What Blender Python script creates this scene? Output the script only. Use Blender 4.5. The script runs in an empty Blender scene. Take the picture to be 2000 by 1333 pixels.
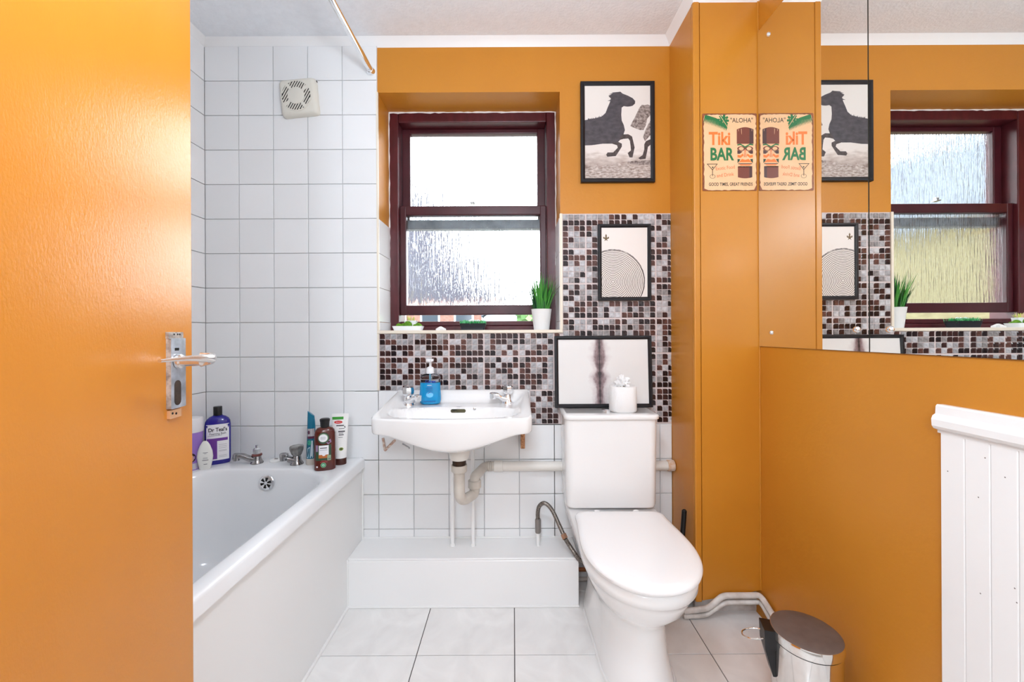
import bpy, bmesh, math, random
from math import sin, cos, pi, sqrt, radians, tan
from mathutils import Vector, Matrix

random.seed(7)
S = bpy.context.scene
C = S.collection

# ------------------------------------------------------------------ camera
H = 1.09                      # camera height
F = 778.0                     # focal length in pixels (2000 wide)
VX, VY = 1002.0, 652.0        # vanishing point of the depth lines
ROLL = 0.005
RIGHT = Vector((cos(ROLL), 0, -sin(ROLL)))
UP = Vector((sin(ROLL), 0, cos(ROLL)))
FWD = Vector((0, 1, 0))
cam_d = bpy.data.cameras.new('camera')
cam_d.sensor_width = 36.0
cam_d.sensor_fit = 'HORIZONTAL'
cam_d.lens = 36.0 * F / 2000.0
cam_d.shift_x = (1000.0 - VX) / 2000.0
cam_d.shift_y = (VY - 666.5) / 2000.0
cam_d.clip_start = 0.01
cam = bpy.data.objects.new('camera', cam_d)
C.objects.link(cam)
cam.matrix_world = Matrix(((RIGHT.x, UP.x, 0, 0), (0, 0, -1, 0), (RIGHT.z, UP.z, 0, H), (0, 0, 0, 1)))
S.camera = cam

def at(px, py, X=None, Y=None, Z=None):
    """the point of the room seen at a photo pixel, on the plane X=, Y= or Z="""
    d = RIGHT * ((px - VX) / F) + UP * ((VY - py) / F) + FWD
    if Y is not None: t = Y / d.y
    elif X is not None: t = X / d.x
    else: t = (Z - H) / d.z
    return Vector((0, 0, H)) + d * t

# ------------------------------------------------------------------ world, exposure
S.view_settings.view_transform = 'Standard'
S.view_settings.look = 'None'
S.view_settings.gamma = 1.0
S.view_settings.use_curve_mapping = False
S.view_settings.exposure = 0.36
W = bpy.data.worlds.new('overcast_sky')
S.world = W
W.use_nodes = True
wn = W.node_tree.nodes
wn['Background'].inputs['Color'].default_value = (0.88, 0.94, 1.0, 1)
wn['Background'].inputs['Strength'].default_value = 7.5
try:
    S.cycles.use_denoising = True
    S.cycles.max_bounces = 14
    S.cycles.diffuse_bounces = 6
    S.cycles.glossy_bounces = 6
    S.cycles.transmission_bounces = 10
    S.cycles.sample_clamp_indirect = 6.0
except Exception:
    pass
FILL_ROOM = 42.0       # emission strength of the added bathroom fill globe
FILL_HALL = 46.0       # emission strength of the added hall globe, frontal fill

# ------------------------------------------------------------------ materials
def s2l(v):
    v /= 255.0
    return v / 12.92 if v <= 0.04045 else ((v + 0.055) / 1.055) ** 2.4
def rgb(r, g, b): return (s2l(r), s2l(g), s2l(b), 1.0)

MATS = {}
def mat(name, col, rough=0.5, metal=0.0, var=None, vscale=8.0, bump=0.0, bscale=60.0, stretch=(1, 1, 1),
        coat=0.0, trans=0.0, ior=1.45, emit=None, spec=0.5, distort=0.0, rvar=0.0):
    if name in MATS: return MATS[name]
    m = bpy.data.materials.new(name); m.use_nodes = True
    nt = m.node_tree; N = nt.nodes; L = nt.links
    b = N['Principled BSDF']
    b.inputs['Base Color'].default_value = col
    b.inputs['Roughness'].default_value = rough
    b.inputs['Metallic'].default_value = metal
    b.inputs['IOR'].default_value = ior
    b.inputs['Specular IOR Level'].default_value = spec
    if coat: b.inputs['Coat Weight'].default_value = coat; b.inputs['Coat Roughness'].default_value = 0.05
    if trans: b.inputs['Transmission Weight'].default_value = trans
    if emit:
        b.inputs['Emission Color'].default_value = col; b.inputs['Emission Strength'].default_value = emit
    if var or bump or rvar:
        tc = N.new('ShaderNodeTexCoord'); mp = N.new('ShaderNodeMapping')
        mp.inputs['Scale'].default_value = stretch
        L.new(tc.outputs['Object'], mp.inputs['Vector'])
    if var or rvar:
        n = N.new('ShaderNodeTexNoise'); n.inputs['Scale'].default_value = vscale
        n.inputs['Detail'].default_value = 5; n.inputs['Distortion'].default_value = distort
        L.new(mp.outputs[0], n.inputs['Vector'])
        if var:
            mx = N.new('ShaderNodeMix'); mx.data_type = 'RGBA'
            mx.inputs[6].default_value = col; mx.inputs[7].default_value = var
            rp = N.new('ShaderNodeMapRange'); rp.inputs[1].default_value = 0.35; rp.inputs[2].default_value = 0.68
            L.new(n.outputs['Fac'], rp.inputs[0]); L.new(rp.outputs[0], mx.inputs[0])
            L.new(mx.outputs[2], b.inputs['Base Color'])
        if rvar:
            rr = N.new('ShaderNodeMapRange'); rr.inputs[3].default_value = rough - rvar; rr.inputs[4].default_value = rough + rvar
            L.new(n.outputs['Fac'], rr.inputs[0]); L.new(rr.outputs[0], b.inputs['Roughness'])
    if bump:
        n2 = N.new('ShaderNodeTexNoise'); n2.inputs['Scale'].default_value = bscale; n2.inputs['Detail'].default_value = 3
        L.new(mp.outputs[0], n2.inputs['Vector'])
        bp = N.new('ShaderNodeBump'); bp.inputs['Strength'].default_value = bump; bp.inputs['Distance'].default_value = 0.01
        L.new(n2.outputs['Fac'], bp.inputs['Height']); L.new(bp.outputs[0], b.inputs['Normal'])
    MATS[name] = m
    return m

OCHRE = rgb(200, 132, 40)
M_wall = mat('ochre_wall_paint', OCHRE, 0.42, var=rgb(194, 126, 36), vscale=2.5, bump=0.05, bscale=90)
M_box = mat('ochre_gloss_paint', OCHRE, 0.34, var=rgb(194, 126, 36), vscale=3, bump=0.03, bscale=50)
M_door = mat('ochre_door_gloss', rgb(208, 134, 42), 0.27, var=rgb(203, 128, 38), vscale=4, bump=0.05, bscale=360, stretch=(1, 1, .4), spec=0.6)
M_cer = mat('white_ceramic', (0.87, 0.87, 0.865, 1), 0.10, coat=0.3)
M_lidp = mat('white_plastic_lid', (0.90, 0.90, 0.90, 1), 0.16)
M_bath = mat('white_bath_acrylic', (0.86, 0.875, 0.89, 1), 0.12)
M_panel = mat('white_bath_panel', (0.83, 0.83, 0.82, 1), 0.3, bump=0.015, bscale=4)
M_grout = mat('grey_grout', (0.60, 0.60, 0.61, 1), 0.85)
M_mgrout = mat('pinkish_grout', rgb(212, 198, 196), 0.8)
M_tiles = [mat('white_wall_tile_%d' % i, c, 0.14, bump=0.03, bscale=7) for i, c in
           enumerate([(0.83, 0.835, 0.84, 1), (0.81, 0.815, 0.82, 1), (0.845, 0.85, 0.855, 1)])]
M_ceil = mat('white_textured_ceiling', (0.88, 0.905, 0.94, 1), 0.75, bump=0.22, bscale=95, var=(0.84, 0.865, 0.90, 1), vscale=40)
M_white = mat('white_gloss_paint', (0.86, 0.86, 0.855, 1), 0.28, bump=0.02, bscale=20)
M_trimw = mat('white_cornice_paint', (0.88, 0.88, 0.88, 1), 0.4)
M_cream = mat('cream_tile_trim', rgb(232, 222, 205), 0.35)
M_caulk = mat('white_sealant', (0.82, 0.82, 0.81, 1), 0.5)
M_plinth = mat('dirty_white_plaster', rgb(222, 218, 214), 0.7, var=rgb(168, 158, 152), vscale=14)
M_fgrout = mat('dark_floor_grout', rgb(70, 66, 66), 0.85)
M_ftile = mat('marbled_floor_tile', rgb(238, 237, 235), 0.22, var=rgb(226, 224, 222), vscale=5.5, distort=1.6, stretch=(1, 1.6, 1))
M_wood = mat('maroon_painted_wood', rgb(84, 27, 34), 0.36, var=rgb(70, 20, 27), vscale=10, stretch=(3, 3, 1), bump=0.04, bscale=30)
M_wood2 = mat('maroon_sash_wood', rgb(72, 24, 32), 0.34, var=rgb(60, 19, 26), vscale=10, bump=0.03, bscale=30)
M_chrome = mat('chrome', (0.86, 0.87, 0.89, 1), 0.07, 1.0)
M_chromed = mat('darkened_chrome', (0.48, 0.48, 0.49, 1), 0.2, 1.0, var=(0.28, 0.27, 0.27, 1), vscale=60)  # dark reflections of the room are put into this chrome's colour
M_mirror = mat('mirror_silver', (0.90, 0.91, 0.885, 1), 0.0, 1.0)
M_mirredge = mat('mirror_dark_edge', rgb(60, 58, 50), 0.3)
M_black = mat('black_plastic', rgb(20, 20, 22), 0.35)
M_frame = mat('black_picture_frame', rgb(17, 16, 22), 0.38)
M_dark = mat('dark_void', rgb(22, 20, 18), 0.8)
M_pipe = mat('white_waste_pipe', rgb(226, 222, 215), 0.35)
M_trap = mat('aged_plastic_trap', rgb(205, 198, 188), 0.38, var=rgb(188, 180, 170), vscale=20)
M_braid = mat('braided_steel', rgb(150, 142, 135), 0.35, 0.85, var=rgb(80, 75, 70), vscale=260)
M_grey = mat('grey_valve', rgb(125, 118, 114), 0.45)
M_copper = mat('copper', rgb(160, 100, 65), 0.4, 0.8)
M_rust = mat('rusty_white_bracket', rgb(222, 208, 196), 0.65, var=rgb(160, 92, 48), vscale=60)
M_rust2 = mat('rusty_bracket', rgb(205, 150, 105), 0.7, var=rgb(120, 70, 40), vscale=90)
M_plate = mat('worn_metal_plate', rgb(205, 212, 222), 0.33, 0.75, var=rgb(160, 165, 172), vscale=45, bump=0.05, bscale=120)
M_plateedge = mat('paint_flecked_metal', rgb(200, 190, 182), 0.45, 0.4, var=rgb(140, 128, 120), vscale=120)
M_lever = mat('satin_lever', rgb(235, 230, 226), 0.2, 0.9)
M_fan = mat('cream_fan_plastic', rgb(222, 219, 208), 0.45)
M_binlid = mat('dark_brushed_lid', rgb(118, 108, 104), 0.42, 0.35, var=rgb(108, 98, 94), vscale=30)
M_steel = mat('polished_steel', (0.80, 0.79, 0.77, 1), 0.10, 1.0)
M_paper = mat('toilet_tissue', (0.85, 0.85, 0.845, 1), 0.95, bump=0.15, bscale=220)
M_card = mat('grey_cardboard', rgb(170, 150, 130), 0.9)
M_lamp1 = mat('fill_globe_room', (0.87, 0.95, 1.05, 1), 0.4, emit=FILL_ROOM)
M_lamp2 = mat('fill_globe_hall', (0.87, 0.95, 1.05, 1), 0.4, emit=FILL_HALL)
M_hall = mat('white_hall_wall', (0.78, 0.77, 0.75, 1), 0.7)

def glass_mat():
    m = bpy.data.materials.new('reeded_obscure_glass'); m.use_nodes = True
    nt = m.node_tree; N = nt.nodes; L = nt.links
    b = N['Principled BSDF']
    b.inputs['Base Color'].default_value = (0.97, 0.985, 0.985, 1)
    b.inputs['Transmission Weight'].default_value = 1.0
    b.inputs['Roughness'].default_value = 0.06
    b.inputs['IOR'].default_value = 1.45
    tc = N.new('ShaderNodeTexCoord'); mp = N.new('ShaderNodeMapping'); mp.inputs['Scale'].default_value = (1, 1, 0.07)
    n = N.new('ShaderNodeTexNoise'); n.inputs['Scale'].default_value = 130; n.inputs['Detail'].default_value = 3
    bp = N.new('ShaderNodeBump'); bp.inputs['Strength'].default_value = 0.38; bp.inputs['Distance'].default_value = 0.01
    L.new(tc.outputs['Object'], mp.inputs['Vector']); L.new(mp.outputs[0], n.inputs['Vector'])
    L.new(n.outputs['Fac'], bp.inputs['Height']); L.new(bp.outputs[0], b.inputs['Normal'])
    return m
M_glass = glass_mat()

# ------------------------------------------------------------------ mesh helpers
class MB:
    def __init__(self): self.v = []; self.f = []; self.m = []
    def add(self, vs, fs, mi=0):
        o = len(self.v)
        self.v += [tuple(p) for p in vs]
        for f in fs: self.f.append([o + i for i in f]); self.m.append(mi)
        return self
    def box(self, x0, x1, y0, y1, z0, z1, mi=0):
        vs = [(x, y, z) for z in (z0, z1) for y in (y0, y1) for x in (x0, x1)]
        return self.add(vs, [(0, 2, 3, 1), (4, 5, 7, 6), (0, 1, 5, 4), (2, 6, 7, 3), (0, 4, 6, 2), (1, 3, 7, 5)], mi)
    def bbox(self, x0, x1, y0, y1, z0, z1, bev=0.003, segs=2, mi=0):
        bm = bmesh.new()
        r = bmesh.ops.create_cube(bm, size=1)
        for v in bm.verts:
            v.co = Vector(((x0 + x1) / 2 + v.co.x * (x1 - x0), (y0 + y1) / 2 + v.co.y * (y1 - y0), (z0 + z1) / 2 + v.co.z * (z1 - z0)))
        bmesh.ops.bevel(bm, geom=bm.edges[:], offset=bev, segments=segs, profile=0.5, affect='EDGES')
        bm.verts.index_update()
        self.add([v.co[:] for v in bm.verts], [[v.index for v in f.verts] for f in bm.faces], mi)
        bm.free(); return self
    def loft(self, rings, cap0=True, cap1=True, mi=0, closed=True):
        n = len(rings[0]); vs = [p for r in rings for p in r]; fs = []
        for k in range(len(rings) - 1):
            for i in range(n if closed else n - 1):
                j = (i + 1) % n
                fs.append((k * n + i, k * n + j, (k + 1) * n + j, (k + 1) * n + i))
        if cap0: fs.append(tuple(range(n - 1, -1, -1)))
        if cap1: fs.append(tuple(range((len(rings) - 1) * n, len(rings) * n)))
        return self.add(vs, fs, mi)
    def lathe(self, prof, cx=0, cy=0, n=32, mi=0, ax='z', cap0=True, cap1=True, ex=2.0, ky=1.0):
        rings = []
        for r, z in prof:
            ring = []
            for i in range(n):
                a = 2 * pi * i / n; ca, sa = cos(a), sin(a)
                if ex != 2.0:
                    ca = math.copysign(abs(ca) ** (2 / ex), ca); sa = math.copysign(abs(sa) ** (2 / ex), sa)
                p = (cx + r * ca, cy + r * ky * sa, z)
                if ax == 'y': p = (cx + r * ca, z, cy + r * sa)
                if ax == 'x': p = (z, cx + r * ca, cy + r * sa)
                ring.append(p)
            rings.append(ring)
        if ax == 'y': rings = [list(reversed(r)) for r in rings]
        return self.loft(rings, cap0, cap1, mi)
    def tube(self, path, r, n=12, mi=0, caps=True):
        path = [Vector(p) for p in path]
        rs = r if isinstance(r, (list, tuple)) else [r] * len(path)
        t0 = (path[1] - path[0]).normalized()
        a = Vector((0, 0, 1)) if abs(t0.z) < 0.9 else Vector((1, 0, 0))
        nrm = t0.cross(a).normalized(); rings = []
        for k, p in enumerate(path):
            if k == 0: t = t0
            elif k == len(path) - 1: t = (path[k] - path[k - 1]).normalized()
            else: t = ((path[k] - path[k - 1]).normalized() + (path[k + 1] - path[k]).normalized()).normalized()
            nrm = (nrm - t * nrm.dot(t)).normalized(); bn = t.cross(nrm)
            rings.append([p + (nrm * cos(2 * pi * i / n) + bn * sin(2 * pi * i / n)) * rs[k] for i in range(n)])
        return self.loft(rings, caps, caps, mi)
    def prism(self, poly, y0, y1, mi=0):
        """polygon in x,z extruded along y"""
        n = len(poly)
        vs = [(x, y0, z) for x, z in poly] + [(x, y1, z) for x, z in poly]
        fs = [tuple(range(n)), tuple(range(2 * n - 1, n - 1, -1))] + [(i, i + n, (i + 1) % n + n, (i + 1) % n) for i in range(n)]
        return self.add(vs, fs, mi)
    def poly(self, pts, y, mi=0):
        return self.add([(x, y, z) for x, z in pts], [tuple(range(len(pts)))], mi)
    def build(self, name, mats, parent=None, smooth=False, loc=None, rot=None, world=False, ang=None):
        me = bpy.data.meshes.new(name)
        vs = self.v
        if world:
            org = Vector((0, 0, 0)); q = parent
            while q is not None: org += Vector(q.location); q = q.parent
            if loc is not None: org += Vector(loc)
            vs = [tuple(Vector(p) - org) for p in vs]
        me.from_pydata(vs, [], self.f)
        if not isinstance(mats, (list, tuple)): mats = [mats]
        for m in mats: me.materials.append(m)
        me.polygons.foreach_set('material_index', self.m)
        bm = bmesh.new(); bm.from_mesh(me); bmesh.ops.recalc_face_normals(bm, faces=bm.faces[:])
        if smooth:
            lim = radians(ang or 40)
            for f in bm.faces: f.smooth = True
            for e in bm.edges:
                if len(e.link_faces) == 2 and e.calc_face_angle(0) > lim: e.smooth = False
        bm.to_mesh(me); bm.free(); me.update()
        o = bpy.data.objects.new(name, me); C.objects.link(o)
        if parent is not None: o.parent = parent
        if loc is not None: o.location = loc
        if rot is not None: o.rotation_euler = rot
        return o

def catmull(pts, n=6):
    pts = [Vector(p) for p in pts]; out = []
    for i in range(len(pts) - 1):
        p0 = pts[max(i - 1, 0)]; p1 = pts[i]; p2 = pts[i + 1]; p3 = pts[min(i + 2, len(pts) - 1)]
        for k in range(n):
            t = k / n
            out.append(0.5 * ((2 * p1) + (p2 - p0) * t + (2 * p0 - 5 * p1 + 4 * p2 - p3) * t * t + (3 * p1 - p0 - 3 * p2 + p3) * t ** 3))
    out.append(pts[-1]); return out

def fillet(pts, r, n=5):
    """round the corners of a polyline"""
    pts = [Vector(p) for p in pts]; out = [pts[0]]
    for i in range(1, len(pts) - 1):
        a, b, c = pts[i - 1], pts[i], pts[i + 1]
        d1 = (a - b); d2 = (c - b); rr = min(r, d1.length * .48, d2.length * .48)
        p, q = b + d1.normalized() * rr, b + d2.normalized() * rr
        for k in range(n + 1):
            t = k / n; out.append(p * (1 - t) ** 2 + b * 2 * t * (1 - t) + q * t * t)
    out.append(pts[-1]); return out

def rrect(x0, x1, y0, y1, r, z, n=8):
    out = []
    rs = r if isinstance(r, (list, tuple)) else [r] * 4      # order: ++, -+, --, +-
    for (cx, cy, a0, rr) in ((x1, y1, 0, rs[0]), (x0, y1, 90, rs[1]), (x0, y0, 180, rs[2]), (x1, y0, 270, rs[3])):
        sx = -1 if a0 in (0, 270) else 1; sy = -1 if a0 in (0, 90) else 1
        for k in range(n + 1):
            a = radians(a0 + 90 * k / n)
            out.append((cx + sx * rr + rr * cos(a), cy + sy * rr + rr * sin(a), z))
    return out

def tag(o, label, cat=None, group=None, kind=None):
    o['label'] = label
    if cat: o['category'] = cat
    if group: o['group'] = group
    if kind: o['kind'] = kind
    return o
def thing(name, label, cat, loc=(0, 0, 0), rotz=0.0, group=None, kind=None):
    o = bpy.data.objects.new(name, None); C.objects.link(o)
    o.empty_display_size = 0.05
    o.location = loc; o.rotation_euler = (0, 0, rotz)
    return tag(o, label, cat, group, kind)

def text2d(body, size=1.0, sx=1.0, align='CENTER', bold=0.0):
    """flat lettering as (verts, faces) in x,z around the origin"""
    cu = bpy.data.curves.new('lettering', 'FONT'); cu.body = body; cu.size = size
    cu.align_x = align; cu.align_y = 'CENTER'; cu.resolution_u = 3; cu.offset = bold
    o = bpy.data.objects.new('lettering', cu); C.objects.link(o)
    dg = bpy.context.evaluated_depsgraph_get()
    me = o.evaluated_get(dg).to_mesh()
    vs = [(v.co.x * sx, v.co.y) for v in me.vertices]; fs = [tuple(p.vertices) for p in me.polygons]
    o.evaluated_get(dg).to_mesh_clear()
    bpy.data.objects.remove(o); bpy.data.curves.remove(cu)
    return vs, fs

class Decal:
    """flat print, mapped on to a surface by fn(u, v, lift)"""
    def __init__(self): self.items = []
    def rect(self, u0, u1, v0, v1, mi, lift, nu=8, nv=3):
        vs = [(u0 + (u1 - u0) * i / nu, v0 + (v1 - v0) * j / nv) for j in range(nv + 1) for i in range(nu + 1)]
        fs = [(j * (nu + 1) + i, j * (nu + 1) + i + 1, (j + 1) * (nu + 1) + i + 1, (j + 1) * (nu + 1) + i) for j in range(nv) for i in range(nu)]
        self.items.append((vs, fs, mi, lift)); return self
    def ell(self, cu, cv, ru, rv, mi, lift, n=20):
        vs = [(cu, cv)] + [(cu + ru * cos(2 * pi * i / n), cv + rv * sin(2 * pi * i / n)) for i in range(n)]
        self.items.append((vs, [(0, 1 + i, 1 + (i + 1) % n) for i in range(n)], mi, lift)); return self
    def poly(self, pts, mi, lift): self.items.append((list(pts), [tuple(range(len(pts)))], mi, lift)); return self
    def text(self, body, cu, cv, size, mi, lift, sx=1.0, align='CENTER', bold=0.0, rot=0.0):
        vs, fs = text2d(body, size, sx, align, bold)
        c, s = cos(rot), sin(rot)
        self.items.append(([(cu + x * c - y * s, cv + x * s + y * c) for x, y in vs], fs, mi, lift)); return self
    def build(self, name, mats, parent, fn, loc=None, rot=None):
        mb = MB()
        for vs, fs, mi, lift in self.items: mb.add([fn(u, v, lift) for u, v in vs], fs, mi)
        me = bpy.data.meshes.new(name); me.from_pydata(mb.v, [], mb.f)
        for m in mats: me.materials.append(m)
        me.polygons.foreach_set('material_index', mb.m); me.update()
        o = bpy.data.objects.new(name, me); C.objects.link(o); o.parent = parent
        if loc is not None: o.location = loc
        if rot is not None: o.rotation_euler = rot
        return o
flat_fn = lambda u, v, l: (u, -l, v)

# ------------------------------------------------------------------ room dimensions
YB = 1.760          # back wall paint face
XL = -1.358         # left wall
XR = 0.947          # right wall
ZC = 2.389          # ceiling
YF = 0.03           # front wall (inside face), doorway behind the camera
BX, BY = 0.697, 1.528   # boxed-in corner: left face and front face
WX0, WX1, WZ0, WZ1 = -0.594, 0.2115, 1.100, 2.158     # window opening
SILLY = 1.915       # inner face of the window frame

# ------------------------------------------------------------------ structure
def struct(name, mb, mats, label, cat, **k):
    o = mb.build(name, mats, **k); return tag(o, label, cat, kind='structure')

b = MB()
b.box(XL - .1, WX0, YB, YB + .28, -.05, ZC + .05); b.box(WX1, XR + .1, YB, YB + .28, -.05, ZC + .05)
b.box(WX0, WX1, YB, YB + .28, -.05, WZ0); b.box(WX0, WX1, YB, YB + .28, WZ1, ZC + .05)
wall_back = struct('wall_back', b, M_wall, 'back wall with window, ochre above, white tiles left and below, brown mosaic beside window', 'wall')
wall_left = struct('wall_left', MB().box(XL - .1, XL, YF - .1, YB, -.05, ZC + .05), M_grout, 'white tiled left wall along the bath behind the open door', 'wall')
wall_right = struct('wall_right', MB().box(XR, XR + .1, YF - .1, YB, -.05, ZC + .05), M_wall, 'ochre painted right wall carrying the mirrors and white panelling', 'wall')
b = MB(); b.box(XL, -.545, YF - .1, YF, -.05, ZC); b.box(.88, XR, YF - .1, YF, -.05, ZC); b.box(-.545, .88, YF - .1, YF, 2.04, ZC)
struct('wall_front', b, M_hall, 'plain white wall around the doorway the picture was taken from', 'wall')
b = MB()
for x0, x1 in ((-.545, -.537), (.872, .88)): b.box(x0, x1, YF - .11, YF + .004, 0, 2.03)
b.box(-.545, .88, YF - .11, YF + .004, 2.03, 2.04)
struct('trim_3', b, M_white, 'white lining boards of the doorway in the front wall', 'door lining')
b = MB(); b.box(-1.3, -1.2, -1.5, YF - .1, 0, 2.389); b.box(1.0, 1.1, -1.5, YF - .1, 0, 2.389); b.box(-1.3, 1.1, -1.6, -1.5, 0, 2.389)
b.box(-1.3, XL, YF-.12, YF-.1, 0, 2.389)
struct('wall_hall', b, M_hall, 'plain white hall walls outside the bathroom doorway', 'wall')
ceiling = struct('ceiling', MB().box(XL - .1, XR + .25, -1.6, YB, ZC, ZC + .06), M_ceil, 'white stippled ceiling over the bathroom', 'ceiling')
# cornice: small white cove along back, left, boxing
def cornice(path, w=.028):
    mb = MB(); prof = [(0, 0), (w, 0), (w * .62, -w * .35), (w * .3, -w * .7), (0, -w - .004)]
    rings = []
    for i, p in enumerate(path):
        p = Vector(p)
        d1 = (Vector(path[i]) - Vector(path[i - 1])).normalized() if i else None
        d2 = (Vector(path[i + 1]) - p).normalized() if i < len(path) - 1 else None
        n1 = Vector((d1.y, -d1.x, 0)) if d1 else None; n2 = Vector((d2.y, -d2.x, 0)) if d2 else None
        if n1 and n2: nn = (n1 + n2); nn = nn / (nn.length ** 2 / 2) if nn.length else n1
        else: nn = n1 or n2
        rings.append([p + nn * a + Vector((0, 0, z)) for a, z in prof])
    return mb.loft(rings, True, True)
struct('trim_1', cornice([(XL, YF, ZC), (XL, YB, ZC), (BX, YB, ZC), (BX, BY, ZC), (XR, BY, ZC), (XR, YF, ZC)]), M_trimw, 'narrow white cornice between ceiling and walls', 'cornice', smooth=True, ang=30)

# ---- tiles as single pieces
_tm = {}
def tile_mesh(name, w, h, t, bev, m, notch=0.0):
    key = (round(w, 4), round(h, 4), t, bev, m.name, notch)
    if key in _tm: return _tm[key]
    w2, h2 = w / 2, h / 2
    def ring(i, y):
        x, z = w2 - i, h2 - i
        if notch: return [(-x, y, -z), (x, y, -z), (x, y, z - notch), (x - notch * .35, y, z - notch * .35), (x - notch, y, z), (-x, y, z)]
        return [(-x, y, -z), (x, y, -z), (x, y, z), (-x, y, z)]
    mb = MB().loft([ring(0, 0), ring(0, -t + bev), ring(bev, -t)], False, True)
    me = bpy.data.meshes.new(name); me.from_pydata(mb.v, [], mb.f); me.materials.append(m)
    bm = bmesh.new(); bm.from_mesh(me); bmesh.ops.recalc_face_normals(bm, faces=bm.faces[:]); bm.to_mesh(me); bm.free()
    # an open back lets recalc flip: make the front face point to -y
    if me.polygons[-1].normal.y > 0: me.flip_normals()
    me.update(); _tm[key] = me; return me
def put(name, me, parent, loc, rot=(0, 0, 0)):
    o = bpy.data.objects.new(name, me); C.objects.link(o); o.parent = parent; o.location = loc; o.rotation_euler = rot; return o

G = 0.0028
def wtile(x0, x1, z0, z1):
    if x1 - x0 < .01 or z1 - z0 < .01: return
    me = tile_mesh('wall_tile', x1 - x0 - G, z1 - z0 - G, .006, .0012, random.choice(M_tiles))
    put('wall_tile', me, wall_back, ((x0 + x1) / 2, YB - .003, (z0 + z1) / 2), (random.uniform(-.0012, .0012), 0, random.uniform(-.0012, .0012)))
P = .152
rows = [2.36 - P * k for k in range(16)]
gb = MB()
gb.box(XL, -.594, YB - .0035, YB, .45, 2.362)
gb.box(-.70, .215, YB - .0035, YB, 0, .842); gb.box(.07, BX, YB - .0035, YB, 0, .69)
gb.build('tile_grout', M_grout, wall_back)
for k in range(12):
    for c in range(5):
        x1 = -.594 - c * P; x0 = x1 - P
        if c == 4: x0 = XL + .006
        wtile(x0, x1, rows[k + 1], rows[k])
Q = .1547
for k in range(10, 16):
    z1 = rows[k]; z0 = max(z1 - P, 0.0) if k < 15 else 0.0
    if z1 <= 0.02: continue
    wtile(-.664, -.594, z0, z1) if z1 < .56 else None
    for c in range(9):
        x0 = -.594 + c * Q; x1 = min(x0 + Q, BX)
        if k == 10: x1 = min(x1, .07)
        if x1 - x0 > .01: wtile(x0, x1, z0, z1)
lrows = rows[:13]
for k in range(12):
    for c in range(7):
        y1 = YB - .008 - c * P; y0 = y1 - P
        me = tile_mesh('wall_tile', P - G, P - G, .006, .0012, random.choice(M_tiles))
        put('wall_tile', me, wall_left, (XL + .001, (y0 + y1) / 2, (rows[k] + rows[k + 1]) / 2), (0, 0, pi / 2))
# reveal and sill tiles of the window niche
for s, x, rz in ((0, WX0, pi / 2), (1, WX1, -pi / 2)):
    zs = [1.106, 1.144, 1.296, 1.448, 1.60]
    for k in range(4):
        me = tile_mesh('reveal_tile', SILLY - YB - .002, zs[k + 1] - zs[k] - .002, .006, .001, M_tiles[0])
        put('reveal_tile', me, wall_back, (x, (SILLY + YB) / 2, (zs[k] + zs[k + 1]) / 2), (0, 0, rz))
sb = MB(); sb.box(WX0 + .0065, WX1 - .0065, YB - .001, SILLY, WZ0, WZ0 + .006)
sb.build('sill_tile', M_tiles[2], wall_back)
tb = MB(); tb.bbox(WX0 - .004, WX1 + .008, YB - .012, YB + .002, WZ0 - .008, WZ0 + .0065, .002, 1)
tb.bbox(WX0 - .004, WX0 + .004, YB - .010, YB + .003, WZ0 + .0065, 2.158, .0015, 1)
tb.bbox(WX1 - .004, WX1 + .008, YB - .010, YB + .003, WZ0 + .0065, 1.618, .0015, 1)
tb.bbox(WX0 - .004, WX0 + .004, YB - .010, YB + .001, .842, WZ0 - .008, .0015, 1)
tb.build('tile_edge_trim', M_cream, wall_back)

# ---- mosaic
M_mos = [
    mat('mosaic_black_brown', rgb(42, 28, 30), 0.18, var=rgb(26, 18, 20), vscale=90),
    mat('mosaic_dark_brown', rgb(66, 40, 38), 0.2, var=rgb(44, 26, 26), vscale=120),
    mat('mosaic_rust_brown', rgb(104, 68, 60), 0.25, var=rgb(66, 40, 36), vscale=160),
    mat('mosaic_silver', rgb(182, 181, 184), 0.2, var=rgb(140, 138, 140), vscale=70),
    mat('mosaic_pale_silver', rgb(208, 207, 210), 0.22, var=rgb(168, 166, 170), vscale=80),
    mat('mosaic_grey', rgb(158, 154, 154), 0.22, var=rgb(118, 112, 112), vscale=90)]
gm = MB()
gm.box(WX0 + .003, WX1, YB - .0045, YB, .842, WZ0 - .007); gm.box(.072, WX1, YB - .0045, YB, .69, .842)
gm.box(WX1, BX, YB - .0045, YB, .69, 1.617)
gm.build('mosaic_grout', M_mgrout, wall_back)
PM = .0249
def lines(start, stop, first, sgn, gap=.0045):
    out = []; p = start; n = 0; lim = first
    while (stop - p) * sgn >= PM * .55:
        e = p + sgn * PM
        if (e - stop) * sgn > 0: e = stop
        out.append((min(p, e), max(p, e))); p = e; n += 1
        if n == lim: p += sgn * gap; n = 0; lim = 6
    return out
cells = []
for z in lines(WZ0 - .008, .842, 4, -1):
    for x in lines(WX0 + .006, WX1 - .002, 6, 1): cells.append((x, z))
rest = []
for z in lines(1.614, .692, 6, -1):
    for x in lines(WX1 + .009, BX, 4, 1): rest.append((x, z))
for z in lines(.838, .692, 6, -1):
    for x in lines(.074, WX1, 6, 1): rest.append((x, z))
indiv = cells[:]
vis = lambda c: not (.37 < c[0][0] < .60 and 1.24 < c[1][0] < 1.57) and not (.18 < c[0][0] < .60 and c[1][0] < 1.08)
indiv = cells[:300]; rest = cells[300:] + rest
def pick():
    return random.choices(range(6), (19, 20, 14, 16, 16, 15))[0]
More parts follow.
